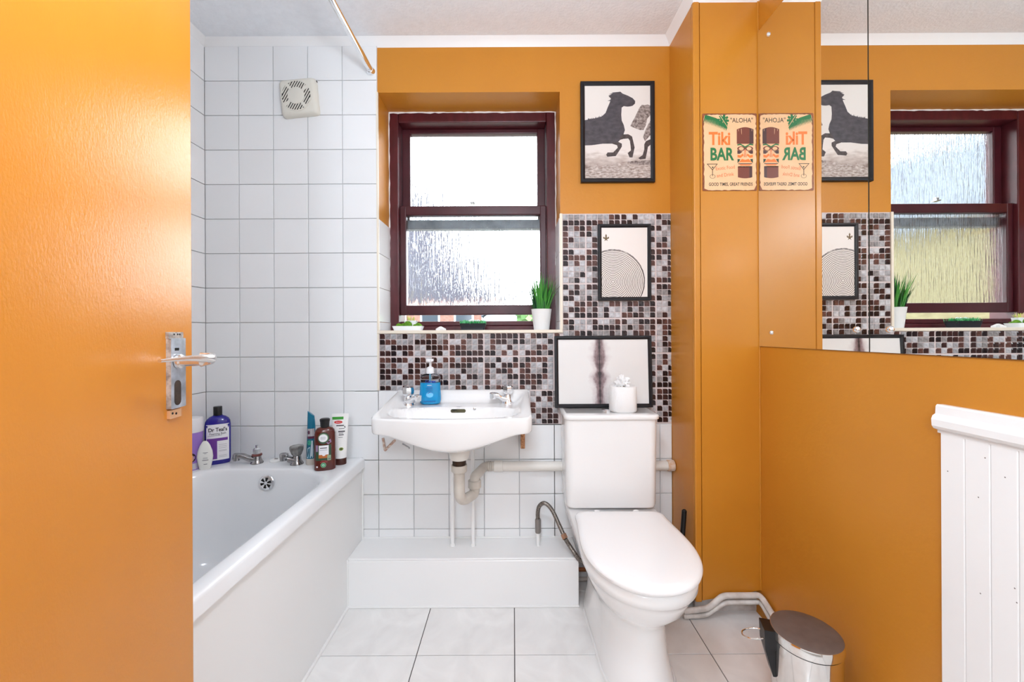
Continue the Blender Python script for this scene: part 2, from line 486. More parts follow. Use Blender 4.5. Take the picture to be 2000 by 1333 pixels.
for (x0, x1), (z0, z1) in indiv:
    i = pick()
    me = tile_mesh('mosaic_tile', .0221 * (x1 - x0) / PM, .0221 * (z1 - z0) / PM, .004, .0014, M_mos[i], .006 if i < 3 else .0018)
    put('mosaic_tile', me, wall_back, ((x0 + x1) / 2, YB - .0035, (z0 + z1) / 2), (random.uniform(-.02, .02), 0, random.uniform(-.02, .02)))
mm = MB()
for (x0, x1), (z0, z1) in rest:
    i = pick(); w, h = .0110 * (x1 - x0) / PM, .0110 * (z1 - z0) / PM; cx, cz = (x0 + x1) / 2, (z0 + z1) / 2
    tl = random.uniform(-.0003, .0003); nt = .006 if i < 3 else .0018
    def ring(ins, y):
        x, z = w - ins, h - ins; k = min(nt, x, z)
        return [(cx + a, y + tl * a / .01, cz + c) for a, c in ((-x, -z), (x, -z), (x, z - k), (x - k * .35, z - k * .35), (x - k, z), (-x, z))]
    mm.loft([ring(0, YB - .0035), ring(0, YB - .0061), ring(.0014, YB - .0075)], False, True, i)
o = mm.build('mosaic_tiles', M_mos, wall_back); o['kind'] = 'stuff'

# ---- floor
floor = struct('floor', MB().box(XL - .1, XR + .1, YF - .1, YB + .1, -.08, -.003), M_fgrout, 'bathroom floor of large pale marbled tiles with dark grout', 'floor')
T = .333
xs = [.0 + T * k for k in range(-5, 4)]; ys = [1.3505 + T * k for k in range(-4, 3)]
for x0 in xs:
    for y0 in ys:
        a0, a1, b0, b1 = max(x0, XL), min(x0 + T, XR), max(y0, YF - .1), min(y0 + T, YB)
        if a1 - a0 < .02 or b1 - b0 < .02: continue
        me = tile_mesh('floor_tile', a1 - a0 - .003, b1 - b0 - .003, .006, .0008, M_ftile)
        put('floor_tile', me, floor, ((a0 + a1) / 2, (b0 + b1) / 2, -.006), (-pi / 2, 0, 0))
struct('floor_hall', MB().box(-1.3, 1.1, -1.6, YF - .1, -.08, 0), mat('hall_carpet', rgb(150, 140, 130), .95), 'plain beige hall floor outside the doorway', 'floor')

# ---- boxed-in corner
wb = thing('wall_boxing', 'ochre floor to ceiling pipe boxing in the right back corner', 'boxing', (BX, BY, 0), kind='structure')
MB().box(BX, BX + .018, BY + .02, YB, .055, ZC).build('side_board', M_box, wb, world=True)
MB().bbox(BX - .001, BX + .024, BY - .001, BY + .0195, .055, ZC, .004, 2).build('corner_strip', M_box, wb, world=True)
b = MB().add([(BX + .0255, BY, .062), (XR, BY, .10), (XR, BY, ZC), (BX + .0255, BY, ZC), (BX + .0255, BY + .018, .062), (XR, BY + .018, .10), (XR, BY + .018, ZC), (BX + .0255, BY + .018, ZC)],
             [(0, 1, 2, 3), (7, 6, 5, 4), (0, 4, 5, 1), (2, 6, 7, 3), (1, 5, 6, 2), (0, 3, 7, 4)])
b.build('front_board', M_box, wb, world=True)
MB().box(BX + .01, XR, BY + .03, BY + .05, 0, .11).build('plinth', M_plinth, wb, world=True)
tb = MB().tube([(XR - .002, BY - .001, .10), (XR - .002, BY - .001, ZC - .03)], .003, 8)
tb.build('corner_bead', M_box, wb, world=True)

# ---- low pipe box under the basin
pb = thing('pipe_box', 'long low white painted box on the floor under the basin, pipes rising from it', 'boxing', (-.2, 1.67, 0))
b = MB(); b.bbox(-.664, .257, 1.585, 1.605, .006, .186, .002, 1); b.build('front_board', M_white, pb, world=True)
b = MB(); b.bbox(-.664, .257, 1.588, YB - .008, .186, .194, .0015, 1); b.build('top_board', M_white, pb, world=True)
b = MB(); b.box(.245, .257, 1.605, YB - .008, .006, .186); b.build('end_board', M_white, pb, world=True)
b = MB(); b.tube([(-.664, 1.5845, .004), (.257, 1.5845, .004)], .005, 8); b.tube([(-.664, YB - .010, .195), (.257, YB - .010, .195)], .004, 8)
b.build('sealant_bead', M_caulk, pb, world=True)
# sealant along bath panel
b = MB(); b.tube([(-.662, YF + .03, .003), (-.662, 1.585, .003)], .006, 8); b.tube([(-.663, 1.585, .003), (-.663, 1.584, .19), (-.663, 1.745, .19), (-.663, 1.748, .5)], .004, 8)
struct('trim_2', b, M_caulk, 'white sealant line where bath panel meets floor and wall', 'sealant', smooth=True)

# ------------------------------------------------------------------ window
win = thing('window_1', 'maroon wooden sash window in the back wall with obscure glass', 'window', ((WX0 + WX1) / 2, SILLY, WZ0), kind='structure')
fy0, fy1 = SILLY, SILLY + .12
fo = [(WX0, WX1)]
def wbx(name, x0, x1, y0, y1, z0, z1, m=M_wood, par=None, bev=.004):
    p = par or win
    o = MB().bbox(x0, x1, y0, y1, z0, z1, bev, 2)
    org = Vector(win.location)
    if par is not None and par is not win: return o
    return o.build(name, m, win, world=True)
wz0 = WZ0 + .006
wbx('frame_jamb', WX0 + .001, WX0 + .046, fy0, fy1, wz0, WZ1 - .001)
wbx('frame_jamb', WX1 - .046, WX1 - .001, fy0, fy1, wz0, WZ1 - .001)
wbx('frame_head', WX0 + .047, WX1 - .047, fy0, fy1, WZ1 - .050, WZ1 - .001)
wbx('frame_sill', WX0 + .047, WX1 - .047, fy0 + .006, fy1, wz0, wz0 + .022)
wbx('sill_rail', WX0 + .047, WX1 - .047, fy0 + .018, fy1 + .03, wz0 + .0225, wz0 + .045)
# lower sash, pushed up a little so that a gap shows beneath it
ly = fy0 + .018
def sash(name, x0, x1, z0, z1, y0, y1, st, tr, br, m):
    b = MB()
    b.bbox(x0, x0 + st, y0, y1, z0, z1, .004, 2); b.bbox(x1 - st, x1, y0, y1, z0, z1, .004, 2)
    b.bbox(x0 + st - .004, x1 - st + .004, y0 + .001, y1 - .001, z1 - tr, z1, .004, 2)
    b.bbox(x0 + st - .004, x1 - st + .004, y0 + .001, y1 - .001, z0, z0 + br, .004, 2)
    s = b.build(name, m, win, world=True)
    g = MB().box(x0 + st - .002, x1 - st + .002, (y0 + y1) / 2 - .002, (y0 + y1) / 2 + .002, z0 + br - .002, z1 - tr + .002)
    g.build('glass_pane', M_glass, s, world=True)
    return s
lp0 = at(781, 616, Y=ly); lp1 = at(1068, 398, Y=ly)
sash('lower_sash', WX0 + .0475, WX1 - .0475, lp0.z, at(920, 402, Y=ly).z, ly, ly + .04, .030, at(920, 402, Y=ly).z - at(920, 420, Y=ly).z, at(920, 595, Y=ly).z - at(920, 614, Y=ly).z, M_wood2)
uy = ly + .045
uz1 = WZ1 - .05
sash('upper_sash', WX0 + .0475, WX1 - .0475, at(920, 447, Y=uy).z, uz1, uy, uy + .04, .040, uz1 - at(920, 261, Y=uy).z, .012, M_wood2)
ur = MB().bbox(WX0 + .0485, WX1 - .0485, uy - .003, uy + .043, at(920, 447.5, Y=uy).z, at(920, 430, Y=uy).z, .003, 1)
ur.build('meeting_rail', mat('daylit_grey_rail', rgb(140, 152, 162), .5, var=rgb(104, 116, 126), vscale=14), win, world=True)  # grey-blue of outdoor light through the glass, put into the rail's colour
# catch on the meeting rail
b = MB(); c0 = at(924, 398, Y=ly + .03)
b.bbox(c0.x - .008, c0.x - .004, ly + .012, ly + .03, c0.z - .004, c0.z + .016, .001, 1); b.bbox(c0.x + .002, c0.x + .006, ly + .012, ly + .03, c0.z - .004, c0.z + .016, .001, 1)
b.bbox(c0.x - .012, c0.x + .01, ly + .006, ly + .034, c0.z - .004, c0.z + .001, .001, 1)
b.build('sash_catch', M_chromed, win, world=True)
# ragged caulk line around the frame
b = MB()
def ragged(p0, p1, w):
    n = 40; p0, p1 = Vector(p0), Vector(p1)
    pts = [p0.lerp(p1, i / n) + Vector((random.uniform(-.001, .001), 0, random.uniform(-.001, .001))) for i in range(n + 1)]
    b.tube(pts, [w * random.uniform(.35, 1.2) for _ in pts], 6)
ragged((WX0 + .003, SILLY, 1.11), (WX0 + .003, SILLY, WZ1 - .003), .0035); ragged((WX1 - .003, SILLY, 1.11), (WX1 - .003, SILLY, WZ1 - .003), .0035)
ragged((WX0 + .003, SILLY, WZ1 - .003), (WX1 - .003, SILLY, WZ1 - .003), .0045)
b.build('caulk_line', M_caulk, win, world=True)

# ------------------------------------------------------------------ door
DX = -.612
de = at(376, 660, X=DX).y
TH = radians(9.0)             # the leaf stands a little past square
_c, _s = cos(TH), sin(TH)
def dat(px, py, lift=0.0):
    '''point on the rotated door face, given back in the unrotated door frame'''
    d = RIGHT * ((px - VX) / F) + UP * ((VY - py) / F) + FWD
    ex_, ey_ = DX + _c * lift, de + _s * lift
    t = (ex_ * _c + ey_ * _s) / (d.x * _c + d.y * _s)
    p = Vector((0, 0, H)) + d * t; rx_, ry_ = p.x - DX, p.y - de
    return Vector((DX + rx_ * _c + ry_ * _s, de - rx_ * _s + ry_ * _c, p.z))
door = thing('door_1', 'ochre gloss painted door standing open on the left', 'door', (DX - .018, YF + .02, 0), kind='structure')
MB().bbox(DX - .036, DX, YF + .006, de, .008, 2.02, .003, 2).build('door_leaf', M_door, door, world=True)
hp = [dat(337, 660, .010), dat(365, 660, .010)]
hy0, hy1 = hp[0].y, hp[1].y
hz1, hz0 = dat(350, 661, .01).z, dat(350, 797, .01).z
b = MB()
ymid = (hy0 + hy1) / 2
def yz_plate(mb, y0, y1, z0, z1, x0, x1, r, holes=(), mi=0):
    mb.loft([[(x, y, z) for y, z, _ in rrect(y0, y1, z0, z1, r, 0, 4)] for x in (x0, x1)], True, True, mi)
yz_plate(b, hy0, hy1, hz0, hz1, DX, DX + .008, .002)
plate = b.build('handle_plate', [M_plate], door, world=True)
b = MB(); yz_plate(b, hy0 - .0006, hy0 + .0012, hz0 + .001, hz1 - .001, DX, DX + .0075, .0005); b.build('plate_edge', M_plateedge, plate, world=True)
k0, k1 = dat(343, 744, .01), dat(356, 790, .01)
b = MB(); yz_plate(b, k0.y, k1.y, k1.z, k0.z, DX + .0075, DX + .0084, (k1.y - k0.y) * .49)
b.build('keyhole', mat('dark_keyhole', rgb(66, 45, 30), .6, var=rgb(30, 22, 18), vscale=50), plate, world=True)
q0, q1 = dat(344, 680, .01), dat(352, 685, .01)
b = MB(); yz_plate(b, q0.y, q1.y, q1.z, q0.z, DX + .0075, DX + .0084, .0004); b.build('spindle_hole', M_dark, plate, world=True)
b = MB(); t0, t1 = dat(328, 649, .004), dat(357, 662, .004)
yz_plate(b, t0.y, t1.y, t1.z, t0.z, DX, DX + .005, .001)
tabo = b.build('plate_tab', M_plateedge, door, world=True)
b = MB()
for px in (340, 347, 351): c = dat(px, 653.5, .005); b.lathe([(.0017, DX + .0046), (.0017, DX + .0055)], c.y, c.z, 10, ax='x')
b.build('screw_hole', M_dark, tabo, world=True)
t0, t1 = dat(331, 803, .004), dat(353, 813, .004)
b = MB(); yz_plate(b, t0.y, t1.y, t1.z, t0.z, DX, DX + .005, .001)
tabo = b.build('plate_tab', mat('brass_tab', rgb(225, 175, 130), .4, .4), door, world=True)
b = MB()
for px in (337, 344): c = dat(px, 808, .005); b.lathe([(.0021, DX + .0046), (.0021, DX + .0055)], c.y, c.z, 10, ax='x')
b.build('screw_hole', M_dark, tabo, world=True)
# lever: neck straight out, then a flat blade back towards the hinge
lz = dat(350, 705, .02).z; ly0 = dat(352, 705, .012).y
b = MB(); b.lathe([(.0125, DX + .009), (.0125, DX + .014), (.0095, DX + .016), (.0085, DX + .046)], ly0, lz - .002, 20, ax='x')
lev = b.build('lever_neck', M_lever, door, world=True, smooth=True)
pts = catmull([(DX + .040, ly0 + .010, lz), (DX + .060, ly0 + .006, lz + .002), (DX + .066, ly0 - .02, lz + .004), (DX + .058, ly0 - .058, lz + .006), (DX + .046, ly0 - .104, lz + .005)], 6)
rings = []
for i, p in enumerate(pts):
    t = i / (len(pts) - 1); hh = .0110 * (1 - t) ** 1.3 + .0026; ww = .0075 - .004 * t
    tt = (pts[min(i + 1, len(pts) - 1)] - pts[max(i - 1, 0)]).normalized(); nn = Vector((0, 0, 1)).cross(tt).normalized()
    rings.append([p + nn * ww * cos(a) + Vector((0, 0, 1)) * hh * sin(a) for a in [2 * pi * k / 16 for k in range(16)]])
MB().loft(rings).build('lever_handle', M_lever, door, world=True, smooth=True)

_lx, _ly = door.location.x - DX, door.location.y - de
door.location = (DX + _lx * _c - _ly * _s, de + _lx * _s + _ly * _c, 0); door.rotation_euler = (0, 0, TH)

# ------------------------------------------------------------------ bath
ZR = .552
bath = thing('bath', 'white bath with plain side panel along the left wall', 'bath', (-1.0, .9, 0))
ox0, ox1, oy0, oy1 = XL + .0075, -.652, YF + .03, YB - .0085
R = lambda i, z, ro: rrect(ox0 + i, ox1 - i, oy0 + i, oy1 - i, ro, z, 10)
ix0, ix1, iy0, iy1 = -1.30, -.706, .17, 1.598
I = lambda i, z, e=0: rrect(ix0 + i, ix1 - i, iy0 + i + e, iy1 - i * .55, [.19, .17, .2, .2], z, 10)
rings = [R(.012, ZR - .045, .02), R(0, ZR - .045, .012), R(0, ZR - .010, .012), R(.003, ZR - .003, .014), R(.010, ZR, .018),
         I(-.014, ZR), I(-.006, ZR - .002), I(0, ZR - .008), I(.006, ZR - .022), I(.02, ZR - .12), I(.035, ZR - .26, .05), I(.055, ZR - .33, .09), I(.085, ZR - .365, .13), I(.13, ZR - .378, .17)]
MB().loft(rings, False, True).build('tub', M_bath, bath, world=True, smooth=True, ang=50)
MB().box(-.676, -.665, YF + .035, YB - .008, .006, ZR - .03).build('side_panel', M_panel, bath, world=True)
# overflow
oc = at(521, 943, Y=1.583)
b = MB(); n = 24
b.lathe([(.030, 1.590), (.030, 1.582), (.026, 1.578), (.012, 1.576)], oc.x, oc.z, 28, ax='y')
ov = b.build('overflow_cap', M_chrome, bath, world=True, smooth=True)
b = MB()
for k in range(6):
    a = 2 * pi * k / 6 + .3
    b.prism([(oc.x + r * cos(a + d), oc.z + r * sin(a + d)) for r, d in ((.007, -.32), (.0215, -.24), (.0215, .24), (.007, .32))], 1.5752, 1.5775)
b.build('overflow_slot', M_dark, ov, world=True)

def tap(par, base, ang, reach, head, m_body, scale=1.0, drop=.012):
    """pillar tap: base, body, spout, and a head unless it is missing"""
    x, y, z = base; s = scale
    b = MB()
    b.lathe([(.024 * s, z), (.0245 * s, z + .004 * s), (.021 * s, z + .010 * s), (.0165 * s, z + .018 * s), (.0155 * s, z + .032 * s), (.012 * s, z + .036 * s)], x, y, 24)
    d = Vector((cos(ang), sin(ang), 0))
    p0 = Vector((x, y, z + .014 * s))
    path = catmull([p0, p0 + d * .03 * s + Vector((0, 0, .010 * s)), p0 + d * reach * .7 + Vector((0, 0, .021 * s)), p0 + d * reach + Vector((0, 0, .023 * s))], 5)
    rings = []
    for i, p in enumerate(path):
        t = i / (len(path) - 1); w = (.0175 * (1 - t) + .0125 * t) * s; hh = (.013 * (1 - t) + .0105 * t) * s
        nn = Vector((-d.y, d.x, 0))
        rings.append([p + nn * w * math.copysign(abs(cos(a)) ** .7, cos(a)) + Vector((0, 0, 1)) * hh * math.copysign(abs(sin(a)) ** .7, sin(a)) for a in [2 * pi * k / 16 for k in range(16)]])
    b.loft(rings)
    e = path[-1]; b.lathe([(.0105 * s, e.z + .0112 * s), (.0138 * s, e.z + .008 * s), (.0138 * s, e.z - .006 * s), (.0125 * s, e.z - drop - .006 * s)], e.x, e.y, 16)
    t = b.build('tap', m_body, par, world=True, smooth=True, ang=45)
    return t
# left bath tap with its head missing, bare spindle showing
L = at(502, 905, Z=ZR)
t = tap(bath, (L.x, L.y, ZR - .001), radians(198), .074, None, M_chromed, 1.0)
b = MB(); b.lathe([(.019, ZR + .032), (.019, ZR + .038), (.0155, ZR + .040)], L.x, L.y, 20)
b.build('bonnet_ring', mat('red_brown_ring', rgb(120, 70, 66), .5, .3), t, world=True, smooth=True)
b = MB(); b.lathe([(.0145, ZR + .038), (.0145, ZR + .060), (.011, ZR + .064), (.005, ZR + .065), (.005, ZR + .076)], L.x, L.y, 8)
tag(b.build('spindle', M_chrome, t, world=True), 'bare chrome spindle without its head')
L = at(580, 907, Z=ZR)
t = tap(bath, (L.x, L.y, ZR - .001), radians(196), .050, None, M_chromed, 1.05)
b = MB(); b.lathe([(.013, ZR + .034), (.020, ZR + .042), (.0275, ZR + .062), (.028, ZR + .072), (.024, ZR + .077), (.008, ZR + .078)], L.x, L.y, 7)
b.build('tap_head', mat('grey_clear_acrylic', rgb(165, 163, 160), .15, .35, var=rgb(120, 118, 116), vscale=60), t, world=True, smooth=True, ang=20)
L = at(539, 901, Z=ZR)
b = MB(); b.lathe([(.024, ZR - .001), (.0245, ZR + .004), (.021, ZR + .008), (.008, ZR + .009)], L.x, L.y, 24)
hc = b.build('hole_cover', mat('white_cap', rgb(236, 236, 234), .3), bath, world=True, smooth=True)
b = MB(); b.bbox(L.x - .006, L.x + .008, L.y - .003, L.y + .004, ZR + .008, ZR + .011, .001, 1); b.build('cap_clip', M_grey, hc, world=True)

# ------------------------------------------------------------------ washbasin
cx, hw = -.220, .281
basin = thing('washbasin', 'white wall hung washbasin with two chrome taps under the window', 'washbasin', (cx, 1.6, .66))
yb_ = YB - .009
def yfront(x):
    u = abs(x - cx) / hw; y = 1.392 - .034 * (1 - u * u)
    e = abs(x - cx) - (hw - .03)
    if e > 0: y += .03 - sqrt(max(.03 ** 2 - e * e, 0))
    return y
sm = lambda t: (lambda q: q * q * (3 - 2 * q))(min(max(t, 0), 1))
def ztop(x, y):
    z = .7955
    z += .050 * sm((y - (yb_ - .062)) / .05)
    ex = abs(x - cx)
    side = .7955 + .048 * min(max((y - 1.40) / (yb_ - 1.40), 0), 1)
    z = max(z, z + (side - z) * sm((ex - .215) / .06))
    ky = .112 if y > 1.487 else .102
    q = (abs((x - cx) / .238) ** 2.7 + abs((y - 1.487) / ky) ** 2.7) ** (1 / 2.7)
    if q < 1: z -= .118 * (1 - q ** 3.2) ** .75
    # shallow soap recesses beside the middle
    return z
def zbot(x, y):
    q = sqrt(((x - cx) / .292) ** 2 + ((y - 1.515) / .275) ** 2)
    return .738 - .086 * (1 - sm(min(q, 1) ** 1.3))
NU, NV = 72, 52
us = [0.5 - 0.5 * cos(pi * i / NU) if False else i / NU for i in range(NU + 1)]
top, bot = [], []
for j in range(NV + 1):
    for i in range(NU + 1):
        x = cx - hw + 2 * hw * us[i]; v = j / NV; y = yb_ + (yfront(x) - yb_) * v
        top.append((x, y, ztop(x, y))); yu = yb_ + (yfront(x) + .022 * (1 - us[i] ** 8 - (1 - us[i]) ** 8) - yb_) * v; bot.append((x, yu, zbot(x, yu)))
n1 = NU + 1; fs = []
for j in range(NV):
    for i in range(NU):
        a = j * n1 + i; fs.append((a, a + 1, a + 1 + n1, a + n1)); o2 = len(top)
        fs.append((o2 + a, o2 + a + n1, o2 + a + 1 + n1, o2 + a + 1))
o2 = len(top)
per = [i for i in range(n1)] + [j * n1 + NU for j in range(1, NV + 1)] + [NV * n1 + i for i in range(NU - 1, -1, -1)] + [j * n1 for j in range(NV - 1, 0, -1)]
allv = top + bot; prev = per; base = len(allv)
for t, out in ((.04, .0035), (.12, .0055), (.5, .006), (.88, .0045), (.97, .002)):
    ids = []
    for a in per:
        A, B2 = Vector(top[a]), Vector(bot[a]); p = A.lerp(B2, t)
        o_ = Vector((p.x - cx, p.y - 1.55, 0))
        on_side = abs(abs(p.x - cx) - hw) < 1e-4
        dv = Vector((math.copysign(1, p.x - cx), 0, 0)) if on_side and p.y > 1.43 else (o_.normalized() if p.y < yb_ - .001 else Vector((0, 0, 0)))
        if p.y > yb_ - .001: dv = Vector((0, 0, 0))
        allv.append(tuple(p + dv * out)); ids.append(len(allv) - 1)
    for k in range(len(per)):
        c = (k + 1) % len(per); fs.append((prev[k], ids[k], ids[c], prev[c]))
    prev = ids
for k in range(len(per)):
    c = (k + 1) % len(per); fs.append((prev[k], o2 + per[k], o2 + per[c], prev[c]))
bo = MB().add(allv, fs).build('bowl', M_cer, basin, world=True, smooth=True, ang=180)
# overflow slot, chain stay, sticker on the back of the bowl
def on_bowl(px, py):
    best = None
    for k in range(400):
        Y = 1.40 + k * .0008; p = at(px, py, Y=Y)
        if p.z <= ztop(p.x, p.y): return p
    return at(px, py, Y=1.59)
c = on_bowl(895, 803)
b = MB(); b.loft([[(x, c.y + yo, z) for x, z, _ in rrect(c.x - .030, c.x + .030, c.z - .007, c.z + .007, .0065, 0, 6)] for yo in (-.003, .012)])
b.build('overflow_slot', mat('dark_overflow', rgb(92, 88, 62), .5, var=rgb(40, 38, 28), vscale=60), bo, world=True)
c = on_bowl(927, 799)
b = MB(); b.lathe([(.0055, c.y + .006), (.0055, c.y - .003), (.0025, c.y - .004)], c.x, c.z, 16, ax='y'); b.build('chain_stay', M_chrome, bo, world=True, smooth=True)
# maker's lines above the overflow
c0 = at(896, 793.5, Y=1.612)
dd = Decal(); dd.rect(-.013, .013, -.0008, .0008, 0, .0, 2, 1).rect(-.007, .007, -.0045, -.003, 0, 0, 2, 1)
dd.build('maker_mark', [mat('grey_print', rgb(150, 150, 165), .5)], bo, lambda u, v, l: tuple(Vector((c0.x + u, 1.612 + v * 3.0, 0)) - Vector(basin.location) + Vector((0, 0, ztop(c0.x + u, 1.612 + v * 3.0) + .0006))))
for px, py, ang, hx in ((797, 791, radians(-38), 0), (991, 787, radians(205), 0)):
    L = at(px, py, Z=.797)
    t = tap(basin, (L.x, L.y, .7945), ang, .066, None, M_chrome, 1.04, .008)
    b = MB(); b.lathe([(.012, .831), (.0185, .836), (.024, .843), (.0255, .857), (.0225, .869), (.013, .873)], L.x, L.y, 8)
    b.build('tap_head', M_chrome, t, world=True, smooth=True, ang=20)
# rusty brackets
b = MB()
A, B2, D = at(748, 856, Y=1.70), at(752, 880, Y=1.70), at(771, 861, Y=1.64)
b.tube([A, B2], .0055, 6); b.tube([B2, D], .0055, 6)
b.build('bracket', M_rust, basin, world=True)
b = MB(); A, B2 = at(1021, 845, Y=1.70), at(1022, 876, Y=1.70)
b.bbox(A.x - .009, A.x + .009, 1.69, YB - .009, B2.z, A.z + .03, .002, 1); b.build('bracket', M_rust2, basin, world=True)
b = MB(); A, B2 = at(786, 867, Y=1.66), at(798, 874, Y=1.66); b.tube([A, B2, B2 + Vector((.004, 0, -.006))], .003, 6); b.build('bracket_clip', M_chromed, basin, world=True)

# ------------------------------------------------------------------ waste trap and pipes
wy = 1.515
wc = at(897, 900, Y=wy)
wx = wc.x
waste = thing('basin_waste', 'off white plastic waste trap and pipe below the basin', 'waste pipe', (wx, wy, .44))
zt = lambda py, Y=wy: at(897, py, Y=Y).z
b = MB(); b.lathe([(.042, .672), (.040, zt(884)), (.036, zt(894)), (.033, zt(897))], wx, wy, 28); b.build('waste_outlet', M_pipe, waste, world=True, smooth=True)
b = MB(); b.lathe([(.026, zt(897) + .002), (.026, zt(911))], wx, wy, 20); b.build('brass_tail', mat('dark_brass', rgb(62, 44, 32), .5, .5), waste, world=True, smooth=True)
b = MB(); b.lathe([(.029, zt(908)), (.030, zt(910)), (.030, zt(920)), (.027, zt(922))], wx, wy, 24); b.build('coupling_nut', M_trap, waste, world=True, smooth=True)
ubot = at(911, 973, Y=1.56).z
rise = at(927, 945, Y=1.60)
hzp = at(1000, 911, Y=YB - .03)
pth = fillet([(wx, wy, zt(915)), (wx, wy, ubot), (rise.x, 1.60, ubot), (rise.x, 1.60, rise.z)], .05, 8)
b = MB(); b.tube(pth, .0205, 18); b.build('trap_bend', M_trap, waste, world=True, smooth=True, ang=60)
b = MB(); b.lathe([(.024, rise.z - .016), (.0265, rise.z - .014), (.0265, rise.z + .012), (.024, rise.z + .014)], rise.x, 1.60, 16); b.build('trap_nut', M_trap, waste, world=True, smooth=True)
ex = at(966, 912, Y=YB - .03).x
pth = fillet([(rise.x, 1.60, rise.z), (rise.x, 1.60, hzp.z), (rise.x + .03, YB - .032, hzp.z), (ex, YB - .032, hzp.z)], .05, 7)
rr = [.0195] * len(pth)
b = MB(); b.tube(pth, rr, 18)
for k in range(4):
    xk = ex - .012 - k * .0075
    b.lathe([(.0195, xk - .002), (.0225, xk), (.0195, xk + .002)], YB - .032, hzp.z, 16, ax='x', cap0=False, cap1=False)
b.build('elbow', M_trap, waste, world=True, smooth=True, ang=60)
b = MB(); b.lathe([(.0225, ex - .002), (.0235, ex), (.0235, ex + .035), (.0215, ex + .036)], YB - .032, hzp.z, 20, ax='x')
b.lathe([(.0205, ex + .034), (.0205, .694)], YB - .032, hzp.z, 20, ax='x'); b.build('waste_pipe_run', M_pipe, waste, world=True, smooth=True)
xe = at(1306, 908, Y=YB - .03).x
b = MB(); b.lathe([(.0225, .665), (.0235, .667), (.0235, .694), (.021, .696)], YB - .032, hzp.z, 20, ax='x')
b.build('end_socket', mat('paint_smeared_plastic', rgb(226, 220, 212), .4, var=rgb(196, 140, 80), vscale=30), waste, world=True, smooth=True)
for px, ptop, lab in ((884, 893, 'thin white supply pipe left of the basin trap'), (924, 880, 'thin white supply pipe right of the basin trap')):
    q = at(px, 1066, Z=.194)
    s_ = thing('supply_pipe', lab, 'pipe', (q.x, q.y, .194), group='supply pipes under the basin')
    ztop_ = .735
    b = MB(); b.tube([(q.x, q.y, .194), (q.x, q.y, .70)], .0078, 12)
    b.build('pipe', M_white, s_, world=True, smooth=True)
    b = MB(); b.lathe([(.013, .1935), (.012, .198), (.008, .205)], q.x, q.y, 12); b.build('sealant_collar', M_caulk, s_, world=True, smooth=True)
    b = MB(); b.lathe([(.0105, .60), (.0105, .625)], q.x, q.y, 12); b.build('pipe_joint', M_white, s_, world=True, smooth=True)

# flexible hose to the toilet
q = at(1051, 1066, Z=.194)
hose = thing('flexible_hose', 'braided steel hose arching from the pipe box to the toilet', 'hose', (q.x, q.y, .194))
zz = lambda py: at(1051, py, Y=q.y).z
b = MB(); b.tube([(q.x, q.y, .194), (q.x, q.y, zz(1036))], .0075, 12); b.build('pipe_stub', M_white, hose, world=True, smooth=True)
b = MB(); b.lathe([(.011, zz(1041)), (.0125, zz(1039)), (.0125, zz(1016)), (.0105, zz(1014))], q.x, q.y, 12); b.build('valve', M_grey, hose, world=True, smooth=True)
ya = q.y
hp_ = [(q.x, ya, zz(1018)), (q.x - .001, ya, zz(1003))] + [tuple(at(a, c, Y=yy)) for a, c, yy in ((1053, 990, ya), (1061, 983.5, ya - .005), (1070, 987, ya - .01), (1080, 1000, ya - .02), (1091, 1024, ya - .04), (1100, 1044, ya - .06))]
b = MB(); b.tube(catmull(hp_, 6), .0085, 12); b.build('braided_hose', M_braid, hose, world=True, smooth=True)
n0, n1_ = at(1100, 1044, Y=ya - .06), at(1104, 1053, Y=ya - .07)
b = MB(); b.tube([n0, n1_], .0125, 6); b.build('hose_nut', mat('brassy_nut', rgb(170, 130, 105), .35, .7), hose, world=True)
b = MB(); b.tube(catmull([n1_, at(1112, 1066, Y=1.608), at(1122, 1081, Y=1.592), at(1133, 1095, Y=1.585), (.31, 1.60, .16)], 5), .0085, 12); b.build('braided_tail', M_braid, hose, world=True, smooth=True)
# copper pipes in the gap beside the toilet
for k, (py, m, lab) in enumerate(((1117, M_copper, 'upper copper pipe in the dark gap behind the toilet'), (1136, mat('painted_pipe', rgb(190, 180, 172), .4), 'lower paint splashed pipe in the dark gap behind the toilet'))):
    z = at(1140, py, Y=1.70).z
    tag(MB().tube([(-.05, 0, 0), (.29 if k else .30, 0, 0)], .0085, 10).build('floor_pipe', m, None, smooth=True, loc=(.31, 1.715, z)), lab, 'pipe', 'pipes behind the toilet')

# ------------------------------------------------------------------ toilet
tx = .393
wc_ = thing('toilet', 'white close coupled toilet with closed lid beside the boxed in corner', 'toilet', (tx, 1.4, 0))
def dring(hw, yb, yf, z, bw=None, rb=.03, n=64, lf=.24):
    """D shape: straight back with rounded corners, widening sides, elliptical front"""
    bw = hw if bw is None else bw
    ym = yf + lf; pts = []
    for k in range(n // 2 + 1):
        a = -pi / 2 + pi * k / (n // 2)          # front half from -x... going by angle
        pass
    half = []                                    # from front centre to back centre, +x side
    for k in range(17):
        a = pi / 2 * k / 16
        half.append((hw * sin(a) ** .92 if a > 0 else 0, ym - lf * cos(a) ** .95 if a < pi / 2 - 1e-6 else ym))
    for k in range(1, 7):
        t = k / 7; half.append((hw + (bw - hw) * sm(t), ym + (yb - rb - ym) * t))
    for k in range(7):
        a = pi / 2 * k / 6; half.append((bw - rb + rb * cos(a), yb - rb + rb * sin(a)))
    half.append(((bw - rb) * .5, yb)); half.append((0, yb))
    left = [(-x, y) for x, y in half[1:-1]][::-1]
    return [(tx + x, y, z) for x, y in half + left]
